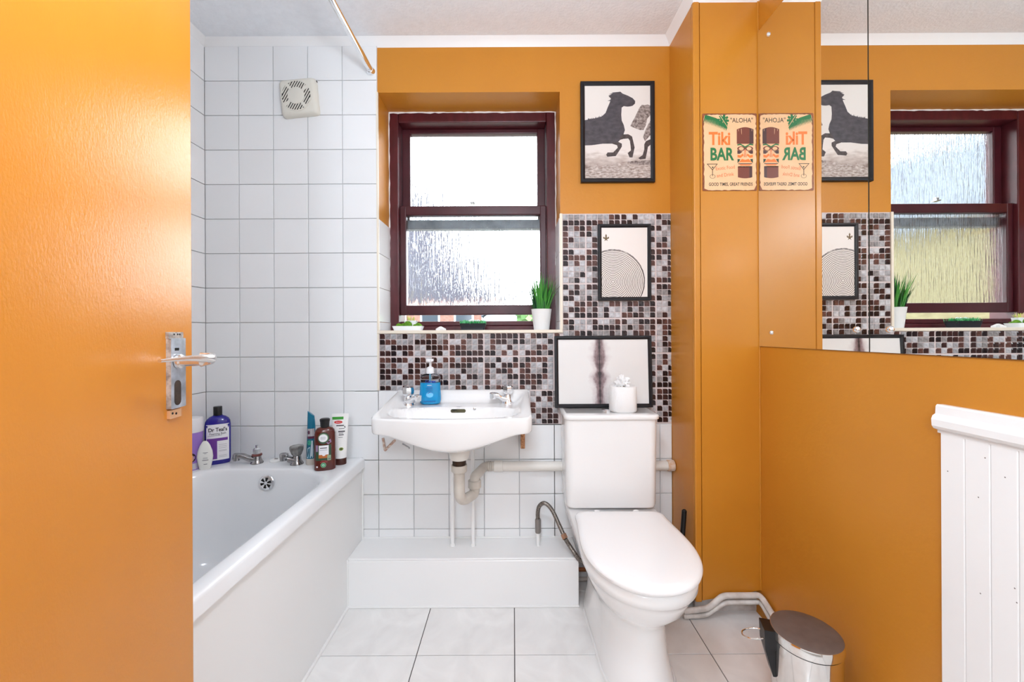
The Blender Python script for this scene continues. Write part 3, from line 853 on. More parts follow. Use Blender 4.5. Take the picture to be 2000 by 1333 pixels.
rings = [dring(.112, 1.62, 1.150, 0.0, .118, .03, lf=.16), dring(.110, 1.62, 1.155, .02, .116, .03, lf=.16), dring(.098, 1.60, 1.172, .10, .105, .03, lf=.17),
         dring(.097, 1.60, 1.178, .175, .102, .03, lf=.18), dring(.103, 1.60, 1.168, .215, .105, .03, lf=.19), dring(.122, 1.61, 1.138, .247, .112, .03, lf=.21),
         dring(.147, 1.64, 1.100, .285, .125, .03, lf=.22), dring(.162, 1.70, 1.078, .325, .15, .03, lf=.235), dring(.167, 1.72, 1.068, .345, .172, .03, lf=.24),
         dring(.172, 1.73, 1.060, .350, .176, .03), dring(.173, 1.735, 1.058, .380, .176, .03), dring(.166, 1.73, 1.066, .386, .172, .03)]
MB().loft(rings).build('pan', M_cer, wc_, world=True, smooth=True, ang=60)
rings = [dring(.170, 1.50, 1.058, .387, .158), dring(.172, 1.503, 1.055, .389, .160), dring(.172, 1.503, 1.055, .396, .160), dring(.169, 1.50, 1.059, .398, .157)]
MB().loft(rings).build('seat', M_lidp, wc_, world=True, smooth=True, ang=60)
rings = [dring(.172, 1.506, 1.050, .3985, .161), dring(.177, 1.51, 1.043, .401, .165), dring(.178, 1.51, 1.042, .4075, .166), dring(.1755, 1.508, 1.045, .4130, .1635), dring(.170, 1.503, 1.051, .4170, .158),
         dring(.156, 1.492, 1.066, .4195, .145), dring(.115, 1.45, 1.115, .4215, .108), dring(.05, 1.38, 1.22, .4222, .045, .01, lf=.08)]
MB().loft(rings).build('lid', M_lidp, wc_, world=True, smooth=True, ang=60)
for sx in (-.075, .075):
    b = MB(); b.lathe([(.013, .388), (.013, .405), (.010, .409)], tx + sx, 1.525, 14); b.build('hinge', M_lidp, wc_, world=True, smooth=True)
ctz = at(1190, 827, Y=1.573).z
cb = at(1190, 994, Y=1.573).z
rings = []
for z, e, yf in ((cb, -.003, 1.578), (cb + .01, 0, 1.574), (cb + .2, .002, 1.573), (ctz + .012, .004, 1.571)):
    rings.append(rrect(tx - .184 - e, tx + .176 + e, yf, YB - .012, [.015, .015, .03, .03], z, 6))
MB().loft(rings).build('cistern', M_cer, wc_, world=True, smooth=True, ang=60)
clz = at(1190, 812, Y=1.565).z
def clr(e, z): return rrect(tx - .193 + e, tx + .187 - e, 1.562 + e, YB - .010, [.012, .012, .03, .03], z, 6)
MB().loft([clr(.004, ctz + .0125), clr(0, ctz + .016), clr(0, clz - .004), clr(.003, clz), clr(.012, clz + .001)]).build('cistern_lid', M_cer, wc_, world=True, smooth=True, ang=60)
CL = clz + .001
L = at(1183, 799.5, Z=CL)
b = MB(); b.lathe([(.024, CL), (.024, CL + .003), (.021, CL + .0045)], L.x, 1.665, 28); b.build('flush_button', M_chrome, wc_, world=True, smooth=True)
b = MB(); b.tube([Vector(p) + Vector((0, 0, .002)) for p in dring(.114, 1.585, 1.148, .002, .120, .03, lf=.16)], .005, 6); b.build('floor_sealant', M_caulk, wc_, world=True, smooth=True)

# toilet brush behind the toilet
q = at(1336.5, 998, Y=1.575)
hx_ = .640
br = thing('toilet_brush', 'black toilet brush standing between toilet and boxing', 'toilet brush', (hx_, 1.60, 0))
b = MB(); b.lathe([(.042, 0), (.045, .004), (.045, .10), (.041, .104), (.036, .10)], hx_, 1.60, 20); b.build('holder', M_black, br, world=True, smooth=True)
pl_ = at(1333, 1050, Y=1.578)
b = MB(); b.tube([(hx_ + .01, 1.60, .06), (pl_.x - .006, 1.585, pl_.z - .12), pl_, (q.x, 1.575, q.z), (q.x, 1.575, q.z + .005)], [.007, .008, .0095, .0095, .004], 12)
b.build('handle', M_black, br, world=True, smooth=True)

# toilet roll
ry = 1.655; q = at(1223, 806, Y=ry - .05)
rx = q.x
roll = thing('toilet_roll', 'toilet roll with crumpled tissue on top standing on the cistern', 'toilet roll', (rx, ry, CL))
h_ = .104
b = MB(); b.lathe([(.050, CL), (.054, CL + .004), (.0545, CL + .05), (.053, CL + h_ - .004), (.050, CL + h_), (.021, CL + h_ - .002), (.021, CL + .01)], rx, ry, 36, ex=2.5)
b.build('roll', M_paper, roll, world=True, smooth=True, ang=50)
b = MB(); b.lathe([(.0208, CL + .01), (.0208, CL + h_ + .001), (.0195, CL + h_ + .001), (.0195, CL + .01)], rx, ry, 24); b.build('core', M_card, roll, world=True, smooth=True)
rnd = random.Random(4); b = MB()
dirs = [Vector((rnd.gauss(0, 1), rnd.gauss(0, 1), rnd.gauss(0, .8))).normalized() for _ in range(16)]
vs = []; n_, m_ = 40, 18
for j in range(m_ + 1):
    th_ = pi * .62 * j / m_
    for i in range(n_):
        a = 2 * pi * i / n_; dv = Vector((sin(th_) * cos(a), sin(th_) * sin(a), cos(th_)))
        rr_ = .027 + .010 * sum(abs(sin(7 * dv.dot(w) + 3 * k)) * (-1) ** k for k, w in enumerate(dirs)) / 2.6
        vs.append((rx - .003 + dv.x * rr_ * 1.05, ry + dv.y * rr_, CL + h_ + .008 + dv.z * rr_ * 1.05))
fs_ = [(j * n_ + i, j * n_ + (i + 1) % n_, (j + 1) * n_ + (i + 1) % n_, (j + 1) * n_ + i) for j in range(m_) for i in range(n_)]
b.add(vs, fs_); b.build('torn_sheet', M_paper, roll, world=True, smooth=True, ang=30)

# ------------------------------------------------------------------ mirrors
XM = XR - .005
yj = at(1697, 400, X=XM).y
zm0, zm1 = at(1484, 677, X=XM).z, at(1480, 62, X=XM).z
for (y0, y1, lab, spots) in ((yj + .0012, BY - .003, 'wall mirror panel next to the ochre boxing, reflecting the sign and half the horse picture', ((1499, 68), (1505, 650), (1672, 644), (1660, -190))),
                             (.34, yj - .0012, 'wall mirror panel nearer the camera, reflecting the window', ((1737, 644), (1720, -190)))):
    mr = thing('wall_mirror', lab, 'mirror', (XM, (y0 + y1) / 2, zm0), group='mirror panels on the right wall')
    MB().box(XM + .0003, XR - .0005, y0, y1, zm0, zm1).build('glass_edge', M_mirredge, mr, world=True)
    b = MB().add([(XM, y0 + .0006, zm0 + .0006), (XM, y1 - .0006, zm0 + .0006), (XM, y1 - .0006, zm1 - .0006), (XM, y0 + .0006, zm1 - .0006)], [(0, 1, 2, 3)])
    b.box(XM + .0001, XM + .0002, y0 + .0006, y1 - .0006, zm0 + .0006, zm1 - .0006)
    b.build('mirror_face', M_mirror, mr, world=True)
    for px, py in spots:
        c = at(px, py, X=XM - .002)
        b = MB(); b.lathe([(.0085, XM), (.0085, XM - .003), (.006, XM - .006), (.002, XM - .0075)], c.y, c.z, 16, ax='x')
        b.build('mirror_screw', M_chrome, mr, world=True, smooth=True)

# ------------------------------------------------------------------ pictures
def picture(name, label, cat, x0, x1, z0, z1, yb, dep, bar, group=None, lean=0.0):
    r = thing(name, label, cat, ((x0 + x1) / 2, yb, z0), group=group)
    r.rotation_euler = (lean, 0, 0)
    w2, h = (x1 - x0) / 2, z1 - z0
    prof = [(0, 0), (0, -dep + .002), (.002, -dep), (bar * .55, -dep), (bar - .002, -dep + .004), (bar, -dep + .005), (bar, 0)]
    rings = [[((-w2 + i) if sx < 0 else (w2 - i), y, (i if sz < 0 else h - i)) for i, y in prof] for sx, sz in ((-1, -1), (1, -1), (1, 1), (-1, 1))]
    n = len(prof); vs = [p for q in rings for p in q]; fs = []
    for k in range(4):
        for i in range(n): fs.append((k * n + i, k * n + (i + 1) % n, ((k + 1) % 4) * n + (i + 1) % n, ((k + 1) % 4) * n + i))
    MB().add(vs, fs).build('frame', M_frame, r)
    MB().box(-w2 + bar * .5, w2 - bar * .5, -.004, -.001, bar * .5, h - bar * .5).build('backing_board', M_card, r)
    return r, w2 - bar, h - bar * 2, -dep + .0065

def nodes_mat(name, rough=.35, coat=.0):
    m = bpy.data.materials.new(name); m.use_nodes = True
    N = m.node_tree.nodes; L = m.node_tree.links; b = N['Principled BSDF']; b.inputs['Roughness'].default_value = rough
    b.inputs['Coat Weight'].default_value = coat; b.inputs['Coat Roughness'].default_value = .03
    return m, N, L, b
def ramp(N, stops):
    r = N.new('ShaderNodeValToRGB'); e = r.color_ramp.elements
    while len(e) < len(stops): e.new(0.5)
    for k, (p, c) in enumerate(stops): e[k].position = p; e[k].color = c
    return r
def grad_mat(name, z0, z1, stops, noise=0.0, nscale=20.0, stretch=(1, 1, 1), rough=.4, detail=6):
    m, N, L, b = nodes_mat(name, rough)
    tc = N.new('ShaderNodeTexCoord'); sp = N.new('ShaderNodeSeparateXYZ'); L.new(tc.outputs['Object'], sp.inputs[0])
    mr = N.new('ShaderNodeMapRange'); mr.inputs[1].default_value = z0; mr.inputs[2].default_value = z1
    L.new(sp.outputs['Z'], mr.inputs[0]); out = mr.outputs[0]
    if noise:
        mp = N.new('ShaderNodeMapping'); mp.inputs['Scale'].default_value = stretch; L.new(tc.outputs['Object'], mp.inputs[0])
        n = N.new('ShaderNodeTexNoise'); n.inputs['Scale'].default_value = nscale; n.inputs['Detail'].default_value = detail; L.new(mp.outputs[0], n.inputs['Vector'])
        a = N.new('ShaderNodeMath'); a.operation = 'MULTIPLY_ADD'; a.inputs[1].default_value = noise; a.inputs[2].default_value = -noise / 2
        L.new(n.outputs['Fac'], a.inputs[0]); s = N.new('ShaderNodeMath'); s.operation = 'ADD'; L.new(out, s.inputs[0]); L.new(a.outputs[0], s.inputs[1]); out = s.outputs[0]
    r = ramp(N, stops); L.new(out, r.inputs[0]); L.new(r.outputs[0], b.inputs['Base Color'])
    return m

YP = YB - .015
def px_box(x0, y0, x1, y1, Y): a, c = at(x0, y0, Y=Y), at(x1, y1, Y=Y); return a.x, c.x, c.z, a.z
# horses
x0, x1, z0, z1 = px_box(1134, 158, 1280, 355, YB - .018)
r, w2, ph, yp = picture('horse_picture', 'black framed print of galloping black horses on the ochre wall', 'picture', x0, x1, z0, z1, YB, .018, .0185)
PW = w2 * 2
hu = lambda x: (x - 591.5) / 667 * PW
hv = lambda y: (707.5 - y) / 905 * ph
Mh_bg = grad_mat('print_pale_sky_and_dust', -ph / 2, ph / 2, [(0, rgb(150, 132, 124)), (.06, rgb(118, 100, 92)), (.13, rgb(172, 156, 148)), (.2, rgb(196, 184, 176)), (.3, rgb(226, 218, 212)), (.5, rgb(224, 218, 213)), (1, rgb(226, 221, 215))], .30, 26, (1, 1, 3))
Mh_horse = mat('print_horse_black', rgb(84, 79, 84), .4, var=rgb(62, 58, 63), vscale=35, stretch=(1, 1, 2))
Mh_leg = mat('print_horse_leg', rgb(62, 54, 54), .4, var=rgb(88, 78, 76), vscale=90)
Mh_h2 = mat('print_splashed_horse', rgb(92, 78, 74), .4, var=rgb(182, 170, 164), vscale=95)
Mh_spl = mat('print_water_splash', rgb(140, 122, 112), .4, var=rgb(212, 202, 196), vscale=60, stretch=(1, 1, 2.5))
d = Decal()
q = lambda pts: [(max(-PW / 2, min(PW / 2, hu(x))), max(-ph / 2, min(ph / 2, hv(y)))) for x, y in pts]
d.rect(-PW / 2, PW / 2, -ph / 2, ph / 2, 0, 0, 1, 1)
d.poly(q([(925, 450), (900, 440), (870, 446), (840, 442), (815, 470), (790, 520), (765, 570), (735, 620), (722, 650), (760, 668), (820, 690), (855, 690), (880, 640), (893, 580), (925, 545)]), 3, .0001)
d.poly(q([(925, 600), (900, 640), (870, 700), (850, 760), (870, 800), (925, 740)]), 3, .0001)
d.poly(q([(925, 780), (880, 798), (862, 830), (862, 880), (845, 935), (800, 965), (820, 978), (875, 972), (890, 905), (900, 855), (925, 835)]), 2, .0001)
d.poly(q([(258, 590), (330, 578), (380, 568), (430, 555), (470, 520), (490, 470), (515, 415), (525, 380), (500, 352), (535, 338), (545, 322), (580, 318), (622, 313), (645, 332), (700, 353), (748, 378), (772, 405), (770, 430), (745, 452), (720, 458), (690, 460), (655, 455), (634, 470), (630, 540), (634, 595), (655, 640), (666, 690), (650, 735), (612, 790), (590, 812), (530, 822), (440, 822), (330, 836), (258, 838)]), 1, .0002)
d.poly(q([(640, 732), (700, 730), (738, 752), (750, 800), (764, 860), (755, 900), (742, 958), (712, 958), (693, 915), (727, 888), (722, 840), (716, 795), (700, 772), (650, 776), (605, 788)]), 2, .0003)
d.poly(q([(530, 815), (600, 806), (634, 822), (634, 852), (602, 900), (572, 944), (485, 950), (474, 930), (488, 908), (545, 908), (592, 862), (585, 838), (540, 824)]), 2, .0003)
rn = random.Random(2)
for k in range(16):
    mx_, my_ = 545 - 22 * k / 15 + rn.uniform(-5, 25), 322 + 70 * k / 15
    d.poly(q([(mx_ + 25, my_ - 6), (mx_ + 22, my_ + 12), (mx_ - rn.uniform(14, 42), my_ + rn.uniform(-2, 16))]), 1, .00015)
for k in range(9): d.poly(q([(290 + 17 * k, 590), (308 + 17 * k, 585), (290 + 17 * k + rn.uniform(-6, 10), 572 - 3 * k + rn.uniform(-12, 2))]), 1, .00015)
pts = [(258, 1160), (258, 1075)] + [(258 + 667 * k / 24, rn.uniform(1000, 1075) - 30 * (k / 24)) for k in range(1, 24)] + [(925, 985), (925, 1160)]
d.poly(q(pts), 4, .0002)
d.poly(q([(690, 1000), (760, 990), (925, 985), (925, 1028), (800, 1030), (720, 1018)]), 3, .0003)
p_ = d.build('horse_print', [Mh_bg, Mh_horse, Mh_leg, Mh_h2, Mh_spl], r, flat_fn, (0, yp, ph / 2 + .0185))

# tree rings
x0, x1, z0, z1 = px_box(1168, 438, 1272, 587, YB - .020)
r, w2, ph, yp = picture('tree_ring_picture', 'small black framed print of tree rings hung on the mosaic', 'picture', x0, x1, z0, z1, YB - .0076, .016, .0155)
PW = w2 * 2
tu = lambda x: (x - 453) / 270 * PW
tv = lambda y: (345 - y) / 400 * ph
m, N, L, bb = nodes_mat('print_growth_rings', .45)
tc = N.new('ShaderNodeTexCoord'); mp = N.new('ShaderNodeMapping'); mp.inputs['Location'].default_value = (-tu(385), 0, -tv(457)); L.new(tc.outputs['Object'], mp.inputs[0])
wv = N.new('ShaderNodeTexWave'); wv.wave_type = 'RINGS'; wv.rings_direction = 'Y'; wv.inputs['Scale'].default_value = 44; wv.inputs['Distortion'].default_value = 2.6; wv.inputs['Detail'].default_value = 3; wv.inputs['Detail Scale'].default_value = .9
L.new(mp.outputs[0], wv.inputs['Vector']); rp = ramp(N, [(0, rgb(92, 82, 78)), (.30, rgb(168, 158, 152)), (.52, rgb(228, 219, 212)), (1, rgb(234, 226, 219))]); L.new(wv.outputs['Fac'], rp.inputs[0]); L.new(rp.outputs[0], bb.inputs['Base Color'])
M_ring = m
M_pp = mat('print_warm_white_paper', rgb(232, 224, 218), .45)
M_bark = mat('print_bark_line', rgb(58, 46, 44), .5)
d = Decal(); d.rect(-PW / 2, PW / 2, -ph / 2, ph / 2, 0, 0, 1, 1)
rn = random.Random(9)
def arc(rad, jit):
    out = []
    for k in range(61):
        a = radians(120 - 152 * k / 60); rx_, ry_ = rad * 1.0, rad * .985
        x = 385 + (rx_ + rn.uniform(-jit, jit)) * cos(a); y = 455 - (ry_ + rn.uniform(-jit, jit)) * sin(a)
        out.append((min(max(x, 318), 588), min(max(y, 145), 545)))
    return out
o1 = arc(188, 1.2); i1 = arc(184, 1.0)
d.poly([(tu(x), tv(y)) for x, y in o1 + [(318, 545)]], 2, .0001)
d.poly([(tu(x), tv(y)) for x, y in i1 + [(318, 545)]], 1, .0002)
# small fleur de lis
fl = [(345, 180), (350, 190), (349, 200), (353, 203), (357, 196), (363, 200), (360, 209), (353, 209), (351, 213), (356, 222), (345, 216), (334, 222), (339, 213), (337, 209), (330, 209), (327, 200), (333, 196), (337, 203), (341, 200), (340, 190)]
d.poly([(tu(x), tv(y)) for x, y in fl], 3, .0001)
d.build('tree_ring_print', [M_pp, M_ring, M_bark, mat('print_bronze_emblem', rgb(112, 92, 62), .5)], r, flat_fn, (0, yp, ph / 2 + .0155))

# ink picture leaning on the cistern
x0, x1, z0, z1 = px_box(1083, 657, 1273, 801, YB - .025)
lean_y = YB - .040
r, w2, ph, yp = picture('ink_picture', 'large black framed ink blot print leaning behind the toilet roll on the cistern', 'picture', x0, x1, CL + .0005, z1, lean_y + .012, .016, .016, lean=-radians(3.2))
PW = w2 * 2
m, N, L, bb = nodes_mat('print_ink_blot', .3, .25)
tc = N.new('ShaderNodeTexCoord'); sp = N.new('ShaderNodeSeparateXYZ'); L.new(tc.outputs['Object'], sp.inputs[0])
def mth(op, a, b_=None, c=None):
    n = N.new('ShaderNodeMath'); n.operation = op
    for k, v in enumerate((a, b_, c)):
        if v is None: continue
        if isinstance(v, (int, float)): n.inputs[k].default_value = v
        else: L.new(v, n.inputs[k])
    return n.outputs[0]
ax = mth('ABSOLUTE', mth('SUBTRACT', sp.outputs['X'], (300 - 321.5) / 533 * PW))
cmb = N.new('ShaderNodeCombineXYZ'); L.new(ax, cmb.inputs[0]); L.new(sp.outputs['Z'], cmb.inputs[2])
def nz(scale, sx, sz, det=5):
    mp = N.new('ShaderNodeMapping'); mp.inputs['Scale'].default_value = (sx, 1, sz); L.new(cmb.outputs[0], mp.inputs[0])
    n = N.new('ShaderNodeTexNoise'); n.inputs['Scale'].default_value = scale; n.inputs['Detail'].default_value = det; L.new(mp.outputs[0], n.inputs['Vector']); return n.outputs['Fac']
wd = mth('MULTIPLY_ADD', nz(10, .5, 1), .15, -.030)           # half width of the wash
m1 = mth('DIVIDE', mth('SUBTRACT', wd, ax), .030); m1 = mth('MINIMUM', mth('MAXIMUM', m1, 0), 1)
wash = mth('MULTIPLY', m1, mth('MULTIPLY_ADD', nz(34, 1, .6), 1.9, -.42))
core = mth('MULTIPLY', mth('MAXIMUM', mth('SUBTRACT', 1, mth('DIVIDE', ax, mth('MULTIPLY_ADD', nz(14, 1, 1), .085, -.018))), 0), mth('MULTIPLY_ADD', nz(24, 1, 1.4), 1.6, -.2))
lin = mth('MULTIPLY', mth('LESS_THAN', ax, .0016), .25)
tot = mth('ADD', mth('ADD', mth('MULTIPLY', wash, .5), core), lin)
rp = ramp(N, [(0, rgb(226, 224, 222)), (.18, rgb(205, 196, 196)), (.5, rgb(138, 116, 118)), (.85, rgb(66, 52, 56)), (1, rgb(44, 36, 40))]); L.new(tot, rp.inputs[0]); L.new(rp.outputs[0], bb.inputs['Base Color'])
d = Decal(); d.rect(-PW / 2, PW / 2, -ph / 2, ph / 2, 0, 0, 1, 1)
d.build('ink_print', [m], r, flat_fn, (0, yp, ph / 2 + .016))

# ------------------------------------------------------------------ tiki bar sign on the boxing
x0, x1, z0, z1 = px_box(1371.5, 222, 1478.5, 372.5, BY - .002)
sw, sh = x1 - x0, z1 - z0
sg = thing('tin_sign', 'cream tin sign reading Tiki BAR on the ochre boxing', 'sign', ((x0 + x1) / 2, BY - .001, z0))
Ms = [mat('sign_rust_edge', rgb(150, 84, 48), .45, var=rgb(112, 58, 34), vscale=60), mat('sign_cream', rgb(236, 192, 148), .42, var=rgb(232, 182, 136), vscale=14),
      mat('sign_orange', rgb(238, 122, 52), .42), mat('sign_green', rgb(36, 112, 62), .42), mat('sign_brown', rgb(118, 58, 42), .42), mat('sign_dark_brown', rgb(78, 48, 46), .42),
      mat('sign_black', rgb(52, 46, 34), .45), mat('sign_peach', rgb(222, 118, 72), .42), mat('sign_dark_green', rgb(46, 66, 46), .42)]
b = MB().prism(rr_ := [(x, z) for x, z, _ in rrect(-sw / 2, sw / 2, 0, sh, .004, 0, 3)], -.0012, 0)
b.build('sign_plate', Ms[0], sg)
su = lambda x: (x - 500) / 696 * sw
sv = lambda y: (645 - y) / 1000 * sh
sq = lambda pts: [(su(x), sv(y)) for x, y in pts]
d = Decal(); rn = random.Random(5)
edge = []
for k in range(30): edge.append((172 + rn.uniform(-5, 6), 1115 - 930 * k / 30))
edge += [(180, 170)]
for k in range(24): edge.append((190 + 620 * k / 24, 160 + rn.uniform(-4, 5)))
edge += [(828, 175)]
for k in range(30): edge.append((838 + rn.uniform(-8, 5), 190 + 910 * k / 30))
edge += [(810, 1135)]
for k in range(24): edge.append((800 - 600 * k / 24, 1138 + rn.uniform(-5, 4)))
d.poly(sq(edge), 1, .0001)
# palm frond: rib with hanging leaflets
for k in range(18):
    t = k / 17; bx, by = 188 + 270 * t, 172 + 110 * t ** 1.2 - 6; ln = 112 - 12 * t
    d.poly(sq([(bx - 4, by + 4), (bx + 13, by + 8), (bx + 13 - 16 * (1 - t), by + ln * .6), (bx - 6 - 18 * (1 - t), by + ln)]), 3, .0002)
d.poly(sq([(180, 172), (200, 163), (330, 205), (470, 290), (478, 312), (420, 270), (300, 232), (196, 222)]), 3, .0003)
# monstera leaf
mon = []
for k in range(48):
    a = 2 * pi * k / 48; rad = 74 * (1 - .12 * cos(a)) * (1.0 if k % 6 not in (2, 3) else .66)
    mon.append((428 + rad * cos(a), 236 - rad * 1.06 * sin(a)))
mon = [(x, max(y, 163)) for x, y in mon]
d.poly(sq(mon), 3, .0004)
d.poly(sq([(372, 168), (378, 165), (478, 322), (472, 324)]), 1, .0005)
for ex_, ey_ in ((378, 232), (415, 258), (452, 218)): d.ell(su(ex_), sv(ey_), .0010, .0030, 1, .0005, 8)
d.text('"ALOHA"', su(655), sv(238), .0250, 6, .0002, .86, bold=.0002)
d.text('Tiki', su(375), sv(478), .0680, 2, .0002, .80, bold=.0022)
d.text('BAR', su(397), sv(680), .0660, 3, .0002, .74, bold=.0022)
for x_, y_ in ((205, 410), (232, 410), (262, 410), (290, 410), (310, 410)): pass
d.text('Exotic Food', su(442), sv(850), .0190, 7, .0002, .80, rot=.10, bold=.0002)
d.text('and Drink', su(442), sv(942), .0190, 7, .0002, .85, rot=.10, bold=.0002)
d.text('GOOD TIMES, GREAT FRIENDS', su(512), sv(1063), .0170, 6, .0002, .72, bold=.0004)
# cocktail glass
d.poly(sq([(205, 795), (348, 795), (342, 803), (214, 803)]), 6, .0002)
d.poly(sq([(205, 795), (213, 795), (282, 870), (278, 880)]), 6, .0002); d.poly(sq([(348, 795), (340, 795), (277, 870), (281, 880)]), 6, .0002)
d.poly(sq([(276, 870), (284, 870), (284, 955), (276, 955)]), 6, .0002); d.ell(su(282), sv(842), .003, .003, 8, .0003)
for k in range(20):
    a0, a1 = 2 * pi * k / 20, 2 * pi * (k + 1) / 20
    d.poly(sq([(280 + r_ * cos(a), 960 + r_ * .75 * sin(a)) for r_, a in ((36, a0), (36, a1), (31, a1), (31, a0))]), 6, .0002)
# totem: rounded log with face
def lg(xa, xb, ta, tb, ya, yb): return [(xa, ya)] + [(xa + (xb - xa) * k / 8, ya - ta * sin(pi * k / 8)) for k in range(1, 8)] + [(xb, ya), (xb, yb)] + [(xb - (xb - xa) * k / 8, yb + tb * sin(pi * k / 8)) for k in range(1, 8)] + [(xa, yb)]
d.poly(sq(lg(592, 806, 28, 0, 352, 540)), 4, .0002); d.poly(sq([(755, 338), (790, 345), (806, 358), (806, 540), (755, 540)]), 5, .0003)
d.poly(sq(lg(604, 788, 0, 14, 830, 972)), 4, .0002); d.poly(sq([(752, 835), (788, 832), (788, 972), (752, 982)]), 5, .0003)
d.poly(sq([(648, 345), (653, 345), (656, 425), (651, 400)]), 1, .0004); d.poly(sq([(612, 350), (616, 350), (617, 380), (613, 372)]), 1, .0004); d.poly(sq([(782, 352), (787, 352), (788, 380), (784, 372)]), 1, .0004)
d.poly(sq([(590, 540), (806, 540), (806, 640), (800, 840), (604, 840), (594, 640)]), 1, .0002)
d.poly(sq([(598, 545), (640, 538), (698, 572), (760, 538), (802, 545), (802, 562), (760, 556), (698, 592), (640, 556), (598, 562)]), 3, .0004)
for sgn, c_ in ((-1, 648), (1, 748)):
    d.ell(su(c_), sv(602), .0155, .0090, 4, .0004); d.ell(su(c_), sv(602), .0095, .0062, 1, .0005)
    c2 = 698 + sgn * 62
    d.poly(sq([(698 + sgn * 100, 620), (698 + sgn * 100, 668), (698 + sgn * 70, 670), (698 + sgn * 32, 640), (698 + sgn * 60, 634)]), 5, .0004)
    d.poly(sq([(698 + sgn * 98, 680), (698 + sgn * 98, 715), (698 + sgn * 60, 722), (698 + sgn * 18, 690), (698 + sgn * 30, 665), (698 + sgn * 60, 690)]), 2, .0004)
    d.poly(sq([(698 + sgn * 98, 735), (698 + sgn * 98, 790), (698 + sgn * 80, 772), (698 + sgn * 62, 740)]), 8, .0004)
d.poly(sq([(690, 620), (706, 620), (716, 712), (680, 712)]), 7, .0004); d.poly(sq([(694, 640), (702, 640), (702, 722), (694, 722)]), 1, .0005)
d.poly(sq([(612, 785), (655, 735), (698, 748), (741, 735), (790, 785), (760, 778), (640, 778)]), 2, .0004)
d.poly(sq([(608, 792), (786, 792), (786, 802), (608, 802)]), 5, .0005)
d.poly(sq([(620, 806), (776, 806), (756, 822), (640, 822)]), 2, .0004)
d.build('sign_print', Ms, sg, lambda u, v, l: (u, -.0012 - l, v + sh / 2))

# ------------------------------------------------------------------ extractor fan
fc = at(583, 189.5, Y=YB - .03)
fan = thing('extractor_fan', 'square cream extractor fan high on the white tiles', 'fan', (fc.x, YB - .0085, fc.z)); fan.rotation_euler = (0, radians(-5.5), 0)
def sqr(h, y, r): return [(x, y, z) for x, z, _ in rrect(-h, h, -h, h, r, 0, 6)]
hf = .079
MB().loft([sqr(hf, 0, .014), sqr(hf + .001, -.012, .014), sqr(hf - .003, -.024, .016), sqr(hf - .010, -.030, .020), sqr(hf - .016, -.032, .03)], True, True).build('housing', M_fan, fan, smooth=True, ang=35)
ofx, ofz = -.004, .0
MB().lathe([(.064, -.0315), (.064, -.0327)], ofx, ofz, 40, ax='y').build('grille_opening', M_dark, fan)
b = MB()
def clipbar(u0, u1, R_):
    # bar along direction at 58 degrees, offset u, clipped to the circle R_
    m_ = max(abs(u0), abs(u1))
    h = sqrt(max(R_ * R_ - m_ * m_, 0)); return h
th = radians(56); dx, dz = cos(th), sin(th)
k = -7
for k in range(-7, 8):
    u = k * .0096; h = clipbar(u - .003, u + .003, .0640)
    if h <= .004: continue
    pts = [(-h, u - .0023), (h, u - .0023), (h, u + .0023), (-h, u + .0023)]
    poly = [(ofx + a * dx - c * dz, ofz + a * dz + c * dx) for a, c in pts]
    MB().prism(poly, -.0345, -.032).build('louvre', M_fan, fan)
for a in (35, 125, 215, 305):
    a = radians(a); c_, s_ = cos(a), sin(a)
    poly = [(ofx + r_ * c_ - w * s_, ofz + r_ * s_ + w * c_) for r_, w in ((.03, -.005), (.0640, -.0075), (.0640, .0075), (.03, .005))]
    MB().prism(poly, -.0348, -.032).build('spoke', M_fan, fan)
MB().lathe([(.036, -.032), (.036, -.0355), (.033, -.0372), (.010, -.038)], ofx, ofz, 36, ax='y').build('centre_disc', M_fan, fan, smooth=True)
b = MB()
for i in range(40):
    a0, a1 = 2 * pi * i / 40, 2 * pi * (i + 1) / 40
    ring_ = [(.0625, -.032), (.0625, -.0350), (.066, -.0346), (.0675, -.0305)]
    b.add([(ofx + r_ * cos(a), y, ofz + r_ * sin(a)) for a in (a0, a1) for r_, y in ring_], [(0, 1, 5, 4), (1, 2, 6, 5), (2, 3, 7, 6)])
b.build('grille_rim', M_fan, fan, smooth=True)
b = MB(); b.lathe([(.0022, -.005), (.0022, -.013)], hf + .001, hf - .012, 10, ax='y'); b.build('cord_hole', M_dark, fan)

# ------------------------------------------------------------------ shower rail
rc = at(723, 137, Y=YB - .02)
rail = thing('shower_rail', 'chrome shower curtain rail running from the back wall above the bath edge', 'curtain rail', (rc.x, YB - .0085, rc.z))
MB().lathe([(.0132, 0), (.0132, -(YB - .012 - YF - .002))], 0, 0, 20, ax='y').build('rail_tube', M_chrome, rail, smooth=True)
MB().lathe([(.019, 0), (.0195, -.006), (.0165, -.012), (.0150, -.020), (.0125, -.022)], 0, 0, 20, ax='y').build('wall_socket', M_chrome, rail, smooth=True)
MB().lathe([(.019, -(YB - .0085 - YF) + .001), (.019, -(YB - .0085 - YF) + .012), (.0125, -(YB - .0085 - YF) + .02)], 0, 0, 20, ax='y').build('wall_socket', M_chrome, rail, smooth=True)

# ------------------------------------------------------------------ bottles on the bath
def surf(prof, ky, ex):
    def fn(u, v, l):
        for (r0, z0), (r1, z1) in zip(prof, prof[1:]):
            if z0 <= v <= z1 and z1 > z0: hx = r0 + (r1 - r0) * (v - z0) / (z1 - z0); break
        else: hx = prof[-1][0]
        t = min(abs(u) / hx, .995)
        return (u, -hx * ky * (1 - t ** ex) ** (1 / ex) - l - .0004, v)
    return fn
Mw = mat('label_white', rgb(240, 239, 242), .4); Mk = mat('label_black', rgb(32, 30, 36), .4); Mg = mat('label_grey', rgb(120, 118, 124), .4)
